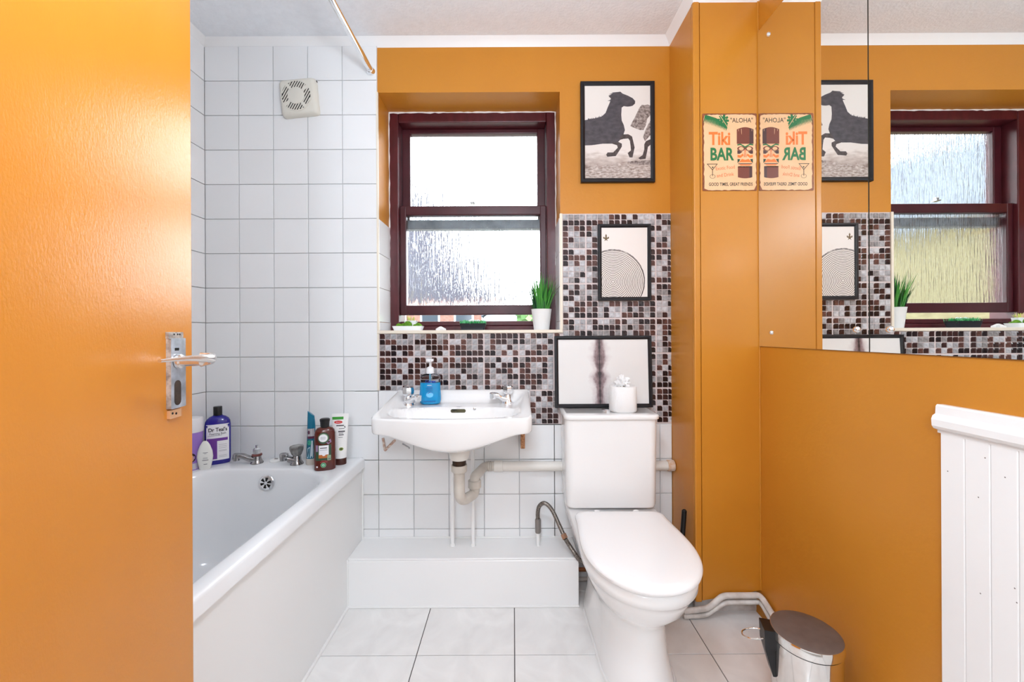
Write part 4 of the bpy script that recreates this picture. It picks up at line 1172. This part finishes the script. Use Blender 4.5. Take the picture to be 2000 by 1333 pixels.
# big blue bottle
q = at(425, 905, Z=ZR); ky, ex = .55, 3.2
o = thing('bath_foam_bottle', 'dark blue bottle with black cap and white and purple label in the bath corner', 'bottle', (q.x, 1.676, ZR), radians(35))
pf = [(.041, 0), (.0445, .004), (.045, .02), (.045, .162), (.043, .177), (.037, .188), (.027, .196), (.017, .200), (.0155, .204)]
MB().lathe(pf, 0, 0, 48, ky=ky, ex=ex).build('bottle_body', mat('blue_plastic', rgb(34, 28, 138), .16, coat=.3), o, smooth=True)
MB().lathe([(.0150, .201), (.0155, .203), (.0155, .236), (.0145, .238)], 0, 0, 28).build('cap', M_black, o, smooth=True)
bu = lambda x: (x - 488) / 445 * .088
bv_ = lambda y: (1115 - y) / 1000 * .238
d = Decal()
d.rect(bu(295), bu(683), bv_(1040), bv_(415), 0, 0, 14, 6)
d.rect(bu(303), bu(660), bv_(1018), bv_(655), 2, .0002, 12, 4); d.rect(bu(478), bu(668), bv_(1022), bv_(705), 0, .0004, 8, 4)
d.text("Dr Teal's", bu(490), bv_(510), .0215, 1, .0003, .80, bold=.0005)
d.text('Foaming Bath', bu(490), bv_(578), .0130, 3, .0003, .80, bold=.0002)
d.rect(bu(320), bu(560), bv_(612), bv_(606), 3, .0003, 6, 1)
for yy in (770, 800, 830, 868, 885, 960, 985): d.rect(bu(505), bu(645), bv_(yy + 4), bv_(yy), 3, .0006, 5, 1)
d.build('label', [Mw, Mk, mat('label_purple', rgb(112, 58, 150), .4), Mg], o, surf(pf, ky, ex))
# purple bottle
q = at(374, 912, Z=ZR)
o = thing('purple_bottle', 'lilac bottle with white lid half hidden behind the door edge', 'bottle', (max(q.x, XL + .056), 1.60, ZR), radians(30))
pf = [(.034, 0), (.036, .003), (.045, .15)]
MB().lathe(pf, 0, 0, 32).build('bottle_body', mat('lilac_plastic', rgb(160, 122, 205), .3), o, smooth=True)
MB().lathe([(.0455, .150), (.0465, .152), (.0465, .198), (.043, .205), (.02, .206)], 0, 0, 32).build('lid', mat('white_lid', rgb(236, 234, 236), .3), o, smooth=True)
d = Decal(); d.ell(.012, .052, .013, .018, 0, 0); d.ell(.012, .050, .008, .013, 1, .0003)
Decal().rect(-.03, .03, .004, .028, 0, 0).build('silver_band', [mat('label_silver', rgb(196, 192, 202), .35)], o, surf(pf, 1.0, 2.0))
d.build('portrait_label', [mat('label_dark_hair', rgb(48, 28, 30), .4), mat('label_skin', rgb(200, 150, 130), .4)], o, surf(pf, 1.0, 2.0))
# small white bottle
q = at(406.5, 914, Z=ZR)
o = thing('small_white_bottle', 'small white leaf shaped bottle in front of the dark blue bottle', 'bottle', (q.x, 1.600, ZR), radians(24))
pf = [(.0165, 0), (.019, .003), (.0245, .03), (.0270, .05), (.0245, .072), (.017, .095), (.010, .108), (.005, .1125), (.001, .113)]
MB().lathe(pf, 0, 0, 32, ky=.5, ex=2.2).build('bottle_body', mat('white_bottle_plastic', rgb(238, 238, 232), .25), o, smooth=True)
d = Decal()
for v, hw_, h in ((.068, .008, .002), (.064, .004, .0015), (.048, .007, .0012), (.044, .008, .0012), (.038, .010, .0028), (.022, .006, .0025)): d.rect(-hw_ + .004, hw_ + .004, v - h / 2, v + h / 2, 0, 0, 4, 1)
d.build('lettering', [Mg], o, surf(pf, .5, 2.2))
# teal tube
q = at(609, 907.5, Z=ZR)
o = thing('teal_tube', 'teal tube with slanted top standing behind the brown bottle', 'tube', (q.x - .003, 1.655, ZR), radians(18))
pf = [(.0205, .026), (.0205, .030), (.0185, .08), (.0165, .118), (.0155, .150)]
MB().lathe(pf, 0, 0, 32, ky=.8).build('tube_body', mat('teal_plastic', rgb(22, 112, 138), .3, var=rgb(16, 70, 90), vscale=40), o, smooth=True)
MB().lathe([(.020, 0), (.0212, .002), (.0212, .024), (.0205, .026)], 0, 0, 32, ky=.8).build('base_cap', mat('beige_cap', rgb(205, 196, 186), .35), o, smooth=True)
n = 28; rgs = []
for t in (0, .35, .7, 1.0):
    hx = .0158 - .003 * t
    rgs.append([((hx) * cos(a) - .001 * t, hx * .8 * sin(a), .150 + .070 * t + (-.5 * cos(a) - .45) * .022 * t ** 2) for a in [2 * pi * k / n for k in range(n)]])
MB().loft(rgs).build('slanted_cap', mat('teal_cap', rgb(14, 108, 138), .2), o, smooth=True)
d = Decal(); d.rect(-.0155, .0155, .118, .149, 0, 0, 8, 2); d.rect(-.0162, .0162, .108, .118, 1, 0.0001, 8, 1)
d.poly([(-.004, .03), (.008, .03), (.009, .06), (.007, .1), (.002, .1)], 2, .0002); d.poly([(-.017, .03), (-.010, .03), (-.003, .075), (-.012, .07)], 2, .0002); d.ell(-.006, .092, .008, .010, 3, .0001); d.ell(-.008, .134, .004, .008, 1, .0002)
d.build('label', [mat('label_silver_band', rgb(200, 196, 200), .25, .4), mat('label_plum', rgb(84, 34, 62), .4), mat('label_ice', rgb(205, 226, 236), .4), mat('label_mint', rgb(60, 160, 132), .4)], o, surf(pf, .8, 2.0))
# brown bottle
q = at(636, 916, Z=ZR); ky, ex = .58, 2.7
o = thing('shampoo_bottle', 'red brown shampoo bottle with black cap at the front of the bath corner', 'bottle', (q.x, 1.592, ZR), radians(20))
pf = [(.036, 0), (.0392, .003), (.0398, .02), (.0390, .11), (.0382, .145), (.035, .157), (.028, .165), (.018, .169), (.0155, .170)]
MB().lathe(pf, 0, 0, 44, ky=ky, ex=ex).build('bottle_body', mat('amber_plastic', rgb(98, 36, 22), .18, coat=.3, var=rgb(74, 24, 18), vscale=18), o, smooth=True)
MB().lathe([(.0155, .168), (.0165, .172), (.0175, .190), (.0190, .194), (.0190, .200), (.015, .203)], 0, 0, 28).build('cap', M_black, o, smooth=True)
gu = lambda x: (x - 535) / 375 * .079
gv = lambda y: (1215 - y) / 950 * .2025
Md = [Mw, mat('label_forest', rgb(46, 76, 54), .4), mat('label_orange', rgb(190, 110, 52), .4), Mg, mat('label_sage', rgb(150, 176, 140), .4), mat('label_lilac', rgb(150, 120, 152), .4), mat('label_red', rgb(170, 60, 62), .4), mat('label_emerald', rgb(30, 150, 100), .4), Mk]
d = Decal()
d.ell(gu(520), gv(612), .0210, .0225, 1, 0); d.ell(gu(518), gv(606), .0175, .0168, 4, .0002); d.ell(gu(514), gv(610), .0160, .0150, 0, .0003)
for yy, a_ in ((590, 40), (606, 46), (628, 38)): d.rect(gu(514 - a_), gu(514 + a_), gv(yy + 5), gv(yy), 3, .0005, 5, 1)
d.rect(gu(385), gu(650), gv(1020), gv(735), 1, 0, 10, 4); d.poly([(gu(x), gv(y)) for x, y in ((560, 690), (640, 630), (655, 690), (600, 730))], 5, .0002)
d.rect(gu(440), gu(608), gv(930), gv(745), 0, .0002, 6, 3); d.rect(gu(388), gu(425), gv(855), gv(735), 5, .0002, 2, 2)
d.rect(gu(460), gu(580), gv(798), gv(784), 8, .0004, 5, 1); d.rect(gu(455), gu(585), gv(832), gv(826), 3, .0004, 5, 1)
d.rect(gu(435), gu(605), gv(978), gv(915), 2, .0003, 6, 2); d.ell(gu(525), gv(915), .006, .005, 0, .0005)
d.rect(gu(585), gu(645), gv(1025), gv(930), 4, .0003, 3, 2); d.rect(gu(600), gu(640), gv(1010), gv(985), 3, .0005, 2, 1)
d.rect(gu(480), gu(570), gv(1034), gv(1024), 6, .0002, 4, 1); d.rect(gu(460), gu(590), gv(1056), gv(1046), 6, .0002, 4, 1)
d.ell(gu(516), gv(1106), .0100, .0100, 4, .0001); d.ell(gu(516), gv(1106), .0080, .0080, 7, .0003); d.ell(gu(516), gv(1106), .0042, .0042, 0, .0005); d.ell(gu(516), gv(1106), .0026, .0026, 7, .0006)
d.ell(gu(408), gv(1135), .0035, .0035, 0, .0001)
d.build('label', Md, o, surf(pf, ky, ex))
# white tube on a brown cap
q = at(660, 909, Z=ZR)
o = thing('white_lotion_tube', 'white tube with green band on brown cap behind the brown bottle', 'tube', (q.x + .004, 1.655, ZR), radians(10))
MB().lathe([(.0225, 0), (.0235, .002), (.0235, .025), (.022, .027)], 0, 0, 32, ky=.8).build('base_cap', mat('brown_cap', rgb(70, 34, 28), .3), o, smooth=True)
pf = [(.0235, .027), (.0245, .04), (.029, .12), (.032, .18), (.0335, .197), (.0335, .209)]
kys = [.85, .84, .48, .16, .05, .05]; rgs = []
for (hx, z), k_ in zip(pf, kys):
    rgs.append([(hx * cos(a), hx * k_ * sin(a), z) for a in [2 * pi * k / 36 for k in range(36)]])
MB().loft(rgs).build('tube_body', mat('white_tube_plastic', rgb(240, 238, 236), .3), o, smooth=True)
def tubefn(u, v, l):
    for (r0, z0), (r1, z1), k0, k1 in zip(pf, pf[1:], kys, kys[1:]):
        if z0 <= v <= z1: t = (v - z0) / (z1 - z0); hx = r0 + (r1 - r0) * t; k_ = k0 + (k1 - k0) * t; break
    else: hx, k_ = pf[-1][0], kys[-1]
    t = min(abs(u) / hx, .995); return (u, -hx * k_ * sqrt(1 - t * t) - l - .0006, v)
wu = lambda x: (x - 745) / 320 * .068
wv_ = lambda y: (1150 - y) / 970 * .2095
TL = [mat('label_leaf_green', rgb(62, 150, 52), .4), mat('label_scarlet', rgb(206, 44, 40), .4), mat('label_charcoal', rgb(92, 88, 92), .4), mat('label_lime', rgb(150, 170, 70), .4), mat('label_moss', rgb(70, 80, 40), .4), Mw]
Decal().rect(wu(600), wu(808), wv_(292), wv_(240), 0, 0, 8, 3).build('green_band', TL, o, tubefn)
d = Decal(); d.ell(wu(715), wv_(340), .0165, .0062, 1, .0001)
d.text("Palmer's", wu(715), wv_(340), .0068, 5, .0003, .8); d.build('red_logo', TL, o, tubefn)
Decal().ell(wu(778), wv_(843), .0085, .0066, 3, .0001).ell(wu(778), wv_(843), .0055, .0044, 4, .0002).build('round_badge', TL, o, tubefn)
d = Decal()
for yy, a_, c_, h in ((405, 70, 690 + 60, 22), (462, 50, 780, 10), (515, 60, 780, 26), (548, 40, 770, 10), (578, 45, 775, 18), (625, 40, 765, 8)): d.rect(wu(c_ - a_), wu(c_ + a_), wv_(yy + h / 2), wv_(yy - h / 2), 2, .0001, 6, 1)
d.poly([(wu(x), wv_(y)) for x, y in ((822, 430), (835, 412), (852, 445), (835, 450))], 2, .0001)
d.build('lettering', TL, o, tubefn)

# ------------------------------------------------------------------ soap dispenser on the basin
q = at(845.5, 785, Z=.797)
o = thing('soap_dispenser', 'pump bottle half full of bright blue hand soap on the basin', 'soap dispenser', (q.x, 1.672, .7975), radians(4))
pf = [(.036, 0), (.0415, .004), (.0445, .016), (.0450, .032), (.0425, .060), (.0415, .088), (.0420, .108), (.040, .117), (.030, .1235), (.016, .127), (.014, .129)]
Mclear = mat('clear_plastic', (.97, .985, 1, 1), .04, trans=1.0, ior=1.25)
Mliq = mat('blue_soap', rgb(0, 176, 240), .12, coat=.4)
liq = [(max(r_ - .0006, .001), z + .0008 if z == 0 else z) for r_, z in pf if z < .092] + [(.0410, .0905)]
MB().lathe([(r_, z) for r_, z in pf], 0, 0, 44, ky=.6, ex=2.6).build('bottle', Mclear, o, smooth=True)
MB().lathe([(r_ - .0012, z + (.001 if z == 0 else 0)) for r_, z in pf if z < .089] + [(.0402, .0885), (.040, .0895)], 0, 0, 44, ky=.57, ex=2.6).build('liquid_soap', Mliq, o, smooth=True)
MB().lathe([(.0045, .02), (.0045, .127)], 0, 0, 12).build('dip_tube', mat('dip_tube_blue', rgb(120, 180, 205), .3), o, smooth=True)
b = MB(); b.lathe([(.0165, .127), (.0168, .130), (.0165, .147), (.0125, .153), (.0055, .156), (.0045, .158), (.0045, .176), (.008, .178)], 0, 0, 28)
b.loft([[(x, y, z) for x, y, _ in rrect(-.0145, .0145, -.020, .009, .004, 0, 4)] for z in (.178, .188)]); b.loft([[(x, y, z) for x, y, _ in rrect(-.005, .005, -.034, -.018, .003, 0, 4)] for z in (.1785, .1855)])
b.build('pump', mat('white_pump', rgb(240, 240, 242), .3), o, smooth=True, ang=40)
sf = surf(pf, .6, 2.6); d = Decal()
d.text('Carex', .004, .0955, .0170, 0, .0004, 1.0, bold=.0006)
for v, hw_, h, m_ in ((.080, .009, .0016, 1), (.071, .013, .0014, 0), (.066, .013, .0012, 0), (.061, .012, .0012, 0), (.0555, .014, .0008, 0), (.014, .025, .002, 0)): d.rect(-hw_, hw_, v - h / 2, v + h / 2, m_, .0004, 8, 1)
d.ell(0.001, .041, .0145, .011, 2, .0003); d.poly([(-.010, .046), (0, .052), (.014, .048), (.002, .0465)], 0, .0005)
d.build('label', [mat('label_navy', rgb(14, 52, 150), .4), Mw, mat('label_sky', rgb(110, 196, 240), .4)], o, sf)

# ------------------------------------------------------------------ things on the window sill
ZS = WZ0 + .0065
G1 = mat('blade_green', rgb(58, 128, 52), .4, var=rgb(84, 168, 58), vscale=12); G2 = mat('blade_dark_green', rgb(26, 78, 44), .45)
def blade(mb, base, ang, lean, L_, w, curl, mi, seg=5):
    d_ = Vector((cos(ang), sin(ang), 0)); s_ = Vector((-sin(ang), cos(ang), 0)); p = Vector(base); el = pi / 2 - lean; vs = []
    for k in range(seg + 1):
        t = k / seg; ww = w * (1 - t ** 1.6) + .0003
        vs += [p - s_ * ww, p + d_ * ww * .5, p + s_ * ww]
        e_ = el - curl * t; p = p + (d_ * cos(e_) + Vector((0, 0, 1)) * sin(e_)) * (L_ / seg)
    fs = []
    for k in range(seg): a = k * 3; fs += [(a, a + 1, a + 4, a + 3), (a + 1, a + 2, a + 5, a + 4)]
    mb.add(vs, fs, mi)
q = at(1059, 646, Y=1.835)
o = thing('potted_grass', 'tall green artificial grass in a white pot at the right of the sill', 'potted plant', (q.x - .003, 1.835, ZS))
MB().lathe([(.034, 0), (.0355, .002), (.0465, .093), (.0475, .095), (.0455, .095), (.044, .082), (.003, .080)], 0, 0, 40).build('pot', mat('white_pot', rgb(236, 236, 234), .35), o, smooth=True, ang=50)
MB().lathe([(.0435, .081), (.03, .084), (.002, .085)], 0, 0, 24, cap0=False).build('soil', mat('green_base', rgb(40, 70, 36), .9), o)
rn = random.Random(11); b = MB()
for k in range(150):
    a = rn.uniform(0, 2 * pi); r_ = .036 * sqrt(rn.random()); lean = r_ / .036 * rn.uniform(.05, .42)
    aa = a + rn.uniform(-.4, .4); dY = sin(aa)
    if dY > .3: lean *= .4
    blade(b, (r_ * cos(a), r_ * sin(a), .083), aa, lean, rn.uniform(.10, .178), rn.uniform(.0026, .0040), rn.uniform(.0, .45), rn.choice((0, 0, 1)))
f_ = b.build('grass_blades', [G1, G2], o); f_['kind'] = 'stuff'
# black tray
q = at(924, 646, Y=1.83)
o = thing('grass_tray', 'low black tray of short bright green grass with white pebbles on the sill', 'planter', (q.x, 1.83, ZS))
MB().loft([rrect(-.052, .052, -.026, .026, .005, 0, 4), rrect(-.059, .059, -.031, .031, .006, .031, 4), rrect(-.056, .056, -.028, .028, .005, .031, 4), rrect(-.054, .054, -.026, .026, .005, .024, 4)]).build('tray', mat('black_tray', rgb(22, 24, 32), .3), o)
b = MB(); rn = random.Random(3)
for k in range(420):
    x, y = rn.uniform(-.057, .057), rn.uniform(-.028, .028)
    blade(b, (x, y, .023), rn.uniform(0, 6.28), rn.uniform(.05, .5), rn.uniform(.016, .026), .0016, .1, rn.choice((0, 1)), 2)
f_ = b.build('short_grass', [mat('bright_green_blade', rgb(40, 160, 84), .45), mat('mint_blade', rgb(110, 205, 140), .45)], o); f_['kind'] = 'stuff'
for k in range(6):
    MB().lathe([(.0015, 0), (.0065, .003), (.008, .007), (.006, .011), (.0015, .013)], 0, 0, 10).build('pebble', M_lidp, o, smooth=True, loc=(-.018 + k * .0085, rn.uniform(-.012, .006), .033 + rn.uniform(0, .003)))
# white dish of succulents
q = at(798, 646, Y=1.84)
o = thing('succulent_dish', 'white dish with moss balls and a small yellow green succulent on the sill', 'planter', (q.x, 1.838, ZS))
MB().loft([rrect(-.060, .060, -.030, .030, .010, 0, 5), rrect(-.068, .068, -.036, .036, .012, .020, 5), rrect(-.065, .065, -.033, .033, .010, .0205, 5), rrect(-.062, .062, -.030, .030, .010, .013, 5)]).build('dish', mat('white_dish', rgb(240, 240, 238), .3), o, smooth=True, ang=40)
Mmoss = mat('moss_green', rgb(112, 164, 38), .9, var=rgb(70, 120, 24), vscale=90, bump=.6, bscale=160)
for x, y, r_ in ((-.044, .0, .014), (-.026, .006, .014), (.0, -.008, .020), (.030, .004, .012), (.046, -.002, .015), (.054, .010, .010)):
    MB().lathe([(.002, 0), (r_ * .8, r_ * .15), (r_, r_ * .6), (r_ * .8, r_ * 1.2), (r_ * .4, r_ * 1.5), (.001, r_ * 1.58)], 0, 0, 16).build('moss_ball', Mmoss, o, smooth=True, loc=(x, y, .012))
MB().loft([rrect(-.024 + .006, .024 + .006, -.009, .018, .004, .014, 4), rrect(-.029 + .006, .029 + .006, -.011, .020, .004, .046, 4)]).build('cup', mat('white_cup', rgb(236, 238, 242), .25), o, loc=(.002, .008, 0))
b = MB(); rn = random.Random(8)
for k in range(26):
    a = rn.uniform(0, 6.28); blade(b, (.008 + .012 * cos(a), .013 + .008 * sin(a), .043), a, rn.uniform(.1, 1.0), rn.uniform(.020, .032), .0038, -.2, rn.choice((0, 0, 1)), 3)
b.build('succulent_leaves', [mat('pale_yellow_green', rgb(206, 212, 112), .5), mat('pale_pink_tip', rgb(226, 196, 160), .5)], o)
# white star
q = at(860.5, 646, Y=1.82)
o = thing('star_ornament', 'tiny white star ornament lying on the sill between dish and tray', 'ornament', (q.x, 1.82, ZS))
b = MB(); st = []
for k in range(10):
    a = pi / 2 + 2 * pi * k / 10; r_ = .025 if k % 2 == 0 else .012
    st.append((r_ * cos(a), r_ * sin(a)))
b.loft([[(x, y, 0) for x, y in st], [(x, y, .007) for x, y in st], [(x * .15, y * .15, .018) for x, y in st]])
b.build('star', mat('white_star', rgb(232, 230, 228), .4), o)

# ------------------------------------------------------------------ pedal bin
rb = .0845
q0, q1 = at(1576, 1186, Z=.262), at(1576, 1274, Z=.262)
bx = at(1574, 1232, Z=.262)
bxx, byy = min(bx.x, XR - rb - .012), bx.y
o = thing('pedal_bin', 'small polished steel pedal bin with dark lid by the right wall', 'bin', (bxx, byy, 0))
MB().lathe([(.080, 0), (.0835, .003), (.0835, .020), (.082, .022)], 0, 0, 48).build('base_ring', M_black, o, smooth=True)
MB().lathe([(.0815, .022), (.0825, .024), (.0825, .232)], 0, 0, 64).build('body', M_steel, o, smooth=True)
MB().lathe([(.081, .231), (.081, .236)], 0, 0, 48).build('inner_rim', M_black, o, smooth=True)
MB().lathe([(.0845, .2355), (.0855, .237), (.0855, .257), (.0840, .2605)], 0, 0, 64).build('lid_band', M_steel, o, smooth=True, ang=30)
MB().lathe([(.0838, .2602), (.080, .2622), (.05, .2655), (.002, .267)], 0, 0, 64).build('lid', M_binlid, o, smooth=True)
ha = radians(163)
hd = Vector((cos(ha), sin(ha), 0)); hs = Vector((-sin(ha), cos(ha), 0))
def hb(mb, r0, r1, w, z0, z1, r2=None):
    r2 = r1 if r2 is None else r2
    pts = [hd * r_ + hs * s_ + Vector((0, 0, z)) for z, ra, rc_ in ((z0, r0, r2), (z1, r0, r1)) for r_, s_ in ((ra, -w), (rc_, -w), (rc_, w), (ra, w))]
    mb.add(pts, [(0, 3, 2, 1), (4, 5, 6, 7), (0, 1, 5, 4), (1, 2, 6, 5), (2, 3, 7, 6), (3, 0, 4, 7)])
b = MB(); hb(b, .078, .108, .026, .205, .258, .106); hb(b, .080, .106, .022, .130, .2045, .086); b.build('hinge_block', M_black, o)
p = [hd * .104 + hs * .020 + Vector((0, 0, .232)), hd * .125 + hs * .024 + Vector((0, 0, .228)), hd * .150 + hs * .016 + Vector((0, 0, .222)), hd * .158 + Vector((0, 0, .219)), hd * .150 - hs * .016 + Vector((0, 0, .220)), hd * .125 - hs * .024 + Vector((0, 0, .225)), hd * .104 - hs * .020 + Vector((0, 0, .230))]
MB().tube(catmull(p, 6), .0019, 8).build('wire_handle', M_steel, o, smooth=True)
b = MB(); pd = Vector((cos(ha + pi), sin(ha + pi), 0))

# ------------------------------------------------------------------ white panelling on the right wall
pl = thing('wall_panelling', 'white tongue and groove panelling with a top rail on the right wall', 'panelling', (XR, .5, 0))
XP = XR - .011
ed = [at(px, 1000, X=XP).y for px in (1836.5, 1884, 1934, 1989)]
pitch = ed[2] - ed[3]
while ed[-1] - pitch > YF + .01: ed.append(ed[-1] - pitch)
ztp = at(1838, 838, X=XP).z
for y1, y0 in zip(ed, ed[1:]):
    MB().bbox(XP, XR - .0005, y0 + .0004, y1 - .0004, .004, ztp + .006, .0016, 1).build('board', M_white, pl, world=True)
    ym = (y0 + y1) / 2
cz0, cz1 = at(1829, 846, X=XP - .008).z, at(1845, 792, X=XP).z
prof = [(XR - .0005, cz0), (XP - .001, cz0), (XP - .001, cz0 + .006), (XP - .010, cz0 + .010), (XP - .014, cz0 + .016), (XP - .015, cz0 + .030), (XP - .012, cz0 + .038), (XP - .006, cz0 + .042), (XP - .005, cz1 - .004), (XP - .002, cz1), (XR - .0005, cz1)]
MB().loft([[(x, y, z) for x, z in prof] for y in (ed[0] + .004, ed[-1])]).build('top_rail', M_white, pl, world=True)
MB().box(XP + .0025, XR - .0002, ed[-1], ed[0] - .002, .004, ztp).build('back_sheet', M_white, pl, world=True)
for px, py in ((1851, 921), (1924, 895), (1963, 933), (1911, 972), (1915, 1160), (1986, 1178), (1982, 1150)):
    c = at(px, py, X=XP); MB().lathe([(.0014, XP - .0001), (.0006, XP - .0006)], c.y, c.z, 6, ax='x').build('nail_head', M_grey, pl, world=True)

# ------------------------------------------------------------------ heating pipes at the foot of the boxing
PY = BY - .015
def hpipe(name, lab, pxs, r_, extra):
    pts = [tuple(at(px, py, Y=PY)) for px, py in pxs]; pts = [(x, y, max(z, r_ + .001)) for x, y, z in pts]
    last = pts[-1]; pts += [(XR - .016, PY, last[2])]
    pts += extra(last[2])
    root = thing(name, lab, 'pipe', pts[0], group='heating pipes along the boxing')
    MB().tube(fillet(pts, .018, 5), r_, 14).build('pipe', M_pipew, root, world=True, smooth=True)
M_pipew = mat('dirty_white_pipe', rgb(232, 230, 226), .4, var=rgb(198, 192, 186), vscale=22)
hpipe('heating_pipe', 'upper white heating pipe kinked over the skirting behind the bin', [(1335, 1195), (1383, 1189), (1412, 1164)], .0105,
      lambda z: [(XR - .016, PY - .02, z), (XR - .016, 1.36, z - .045), (XR - .016, .9, z - .045)])
hpipe('heating_pipe', 'lower white heating pipe lying along the floor behind the bin', [(1335, 1205), (1378, 1203), (1416, 1177)], .0085,
      lambda z: [(XR - .016, PY - .02, z), (XR - .016, 1.38, z - .05), (XR - .016, .9, z - .05)])

# ------------------------------------------------------------------ added fill lamps, out of view
def lamp(name, lab, x, y, m, r_=.11, dz=-.07):
    o = thing(name, lab, 'added fill light', (x, y, ZC))
    MB().lathe([(.06, 0), (.062, -.012), (.03, -.02), (.006, -.03), (.006, dz + .02), (.02, dz)], 0, 0, 28).build('fill_lamp_stem', M_white, o, smooth=True)
    n = 14; MB().lathe([(max(r_ * sin(pi * k / n), .001), dz + .01 - r_ + r_ * cos(pi * k / n)) for k in range(n + 1)], 0, 0, 32).build('globe', m, o, smooth=True)
lamp('fill_lamp', 'unseen fill globe added below the bathroom ceiling', -.02, .50, M_lamp1, .11, -.48)
lamp('fill_lamp', 'unseen fill globe added in the hall behind the camera', -.25, -.80, M_lamp2, .13, -.50)

# ------------------------------------------------------------------ outside the window
struct('ground_outside', MB().box(-14, 14, YB + .3, 40, -.6, -.3), mat('paved_yard', rgb(150, 148, 140), .9, var=rgb(110, 108, 100), vscale=3), 'paved yard outside the window', 'ground')
M_brick = mat('pinkish_brick', rgb(140, 104, 92), .9, var=rgb(112, 78, 68), vscale=9, stretch=(1, 1, 3))
M_ybrick = mat('yellow_brick', rgb(116, 110, 82), .9, var=rgb(100, 93, 68), vscale=9, stretch=(1, 1, 3))
M_slate = mat('grey_slate', rgb(86, 94, 104), .7, var=rgb(68, 76, 86), vscale=12)
M_pane = mat('dark_window_glass', rgb(60, 68, 76), .1); M_wf = mat('white_window_frame', rgb(236, 236, 234), .4)
hs_ = thing('brick_house', 'pinkish brick house seen through the gap under the sash', 'house', (-4.2, 13, -.3))
MB().prism([(-4.5, 0), (4.1, 0), (4.1, 2.6), (1.4, 6.2), (-4.5, 6.2)], 0, 5).build('wall', M_brick, hs_)
MB().prism([(-4.5, 2.45), (4.12, 2.45), (4.12, 2.6), (1.4, 6.2), (-4.5, 6.2)], -.03, .0).build('gable_cladding', mat('dark_gable_cladding', rgb(62, 62, 72), .8), hs_)
MB().prism([(4.1, 2.45), (4.42, 2.35), (1.5, 6.36), (-4.6, 6.36), (-4.6, 6.2), (1.4, 6.2)], -.25, 5.2).build('roof', M_slate, hs_)
for x in (-1.2, .4, 1.5, 2.6, 3.5):
    w_ = MB(); w_.box(-.32, .32, -.04, .02, 0, 1.1)
    f_ = w_.build('window', M_wf, hs_, loc=(x, 0, 1.25))
    MB().box(-.26, .26, -.05, -.04, .06, 1.04).build('pane', M_pane, f_)
sd = thing('garden_shed', 'small pale blue shed left of the hedge seen through the gap under the sash', 'shed', (-.35, 11, -.3))
MB().prism([(-.45, 0), (.55, 0), (.55, 1.85), (.05, 2.2), (-.45, 1.85)], 0, 1.2).build('wall', mat('pale_blue_boards', rgb(190, 210, 220), .7), sd)
MB().prism([(-.52, 1.85), (.05, 2.24), (.62, 1.85), (.62, 1.93), (.05, 2.32), (-.52, 1.93)], -.08, 1.28).build('roof', M_slate, sd)
b = MB(); rn = random.Random(6)
for k in range(900):
    c = Vector((rn.uniform(.1, 3.4), rn.uniform(9.6, 10.4), rn.uniform(-.2, 1.75) ))
    if rn.random() < .6: c.y = 9.6 + rn.random() * .1
    a = rn.uniform(0, 6.28); s_ = rn.uniform(.05, .10); t = Vector((cos(a), rn.uniform(-.5, .5), sin(a))) * s_; u = Vector((-sin(a), rn.uniform(-.5, .5), cos(a))) * s_
    b.add([c - t, c + u, c + t, c - u], [(0, 1, 2, 3)], rn.choice((0, 1)))
o = thing('garden_hedge', 'clipped green hedge seen through the gap under the sash', 'hedge', (1.7, 10, -.3))
f_ = b.build('hedge_leaves', [mat('hedge_green', rgb(70, 104, 56), .8), mat('hedge_light', rgb(110, 142, 88), .8)], o, world=True); f_['kind'] = 'stuff'
MB().bbox(.1, 3.4, 9.66, 10.35, -.3, 1.72, .1, 2).build('hedge_core', mat('hedge_core_green', rgb(84, 116, 66), .9), o, world=True)
wg = thing('brick_outbuilding', 'yellow brick outbuilding reflected in the mirror beyond the window', 'outbuilding', (-2.7, 2.7, -.3))
MB().box(-2.5, 0, 0, 4.6, 0, 2.62).build('wall', M_ybrick, wg)
MB().add([(.15, -.1, 2.55), (.15, 4.7, 2.55), (-2.6, 4.7, 5.3), (-2.6, -.1, 5.3), (.15, -.1, 2.63), (.15, 4.7, 2.63), (-2.6, 4.7, 5.38), (-2.6, -.1, 5.38)], [(0, 1, 2, 3), (7, 6, 5, 4), (0, 4, 5, 1), (1, 5, 6, 2), (2, 6, 7, 3), (3, 7, 4, 0)]).build('roof', M_slate, wg)
bpy.context.view_layer.update()
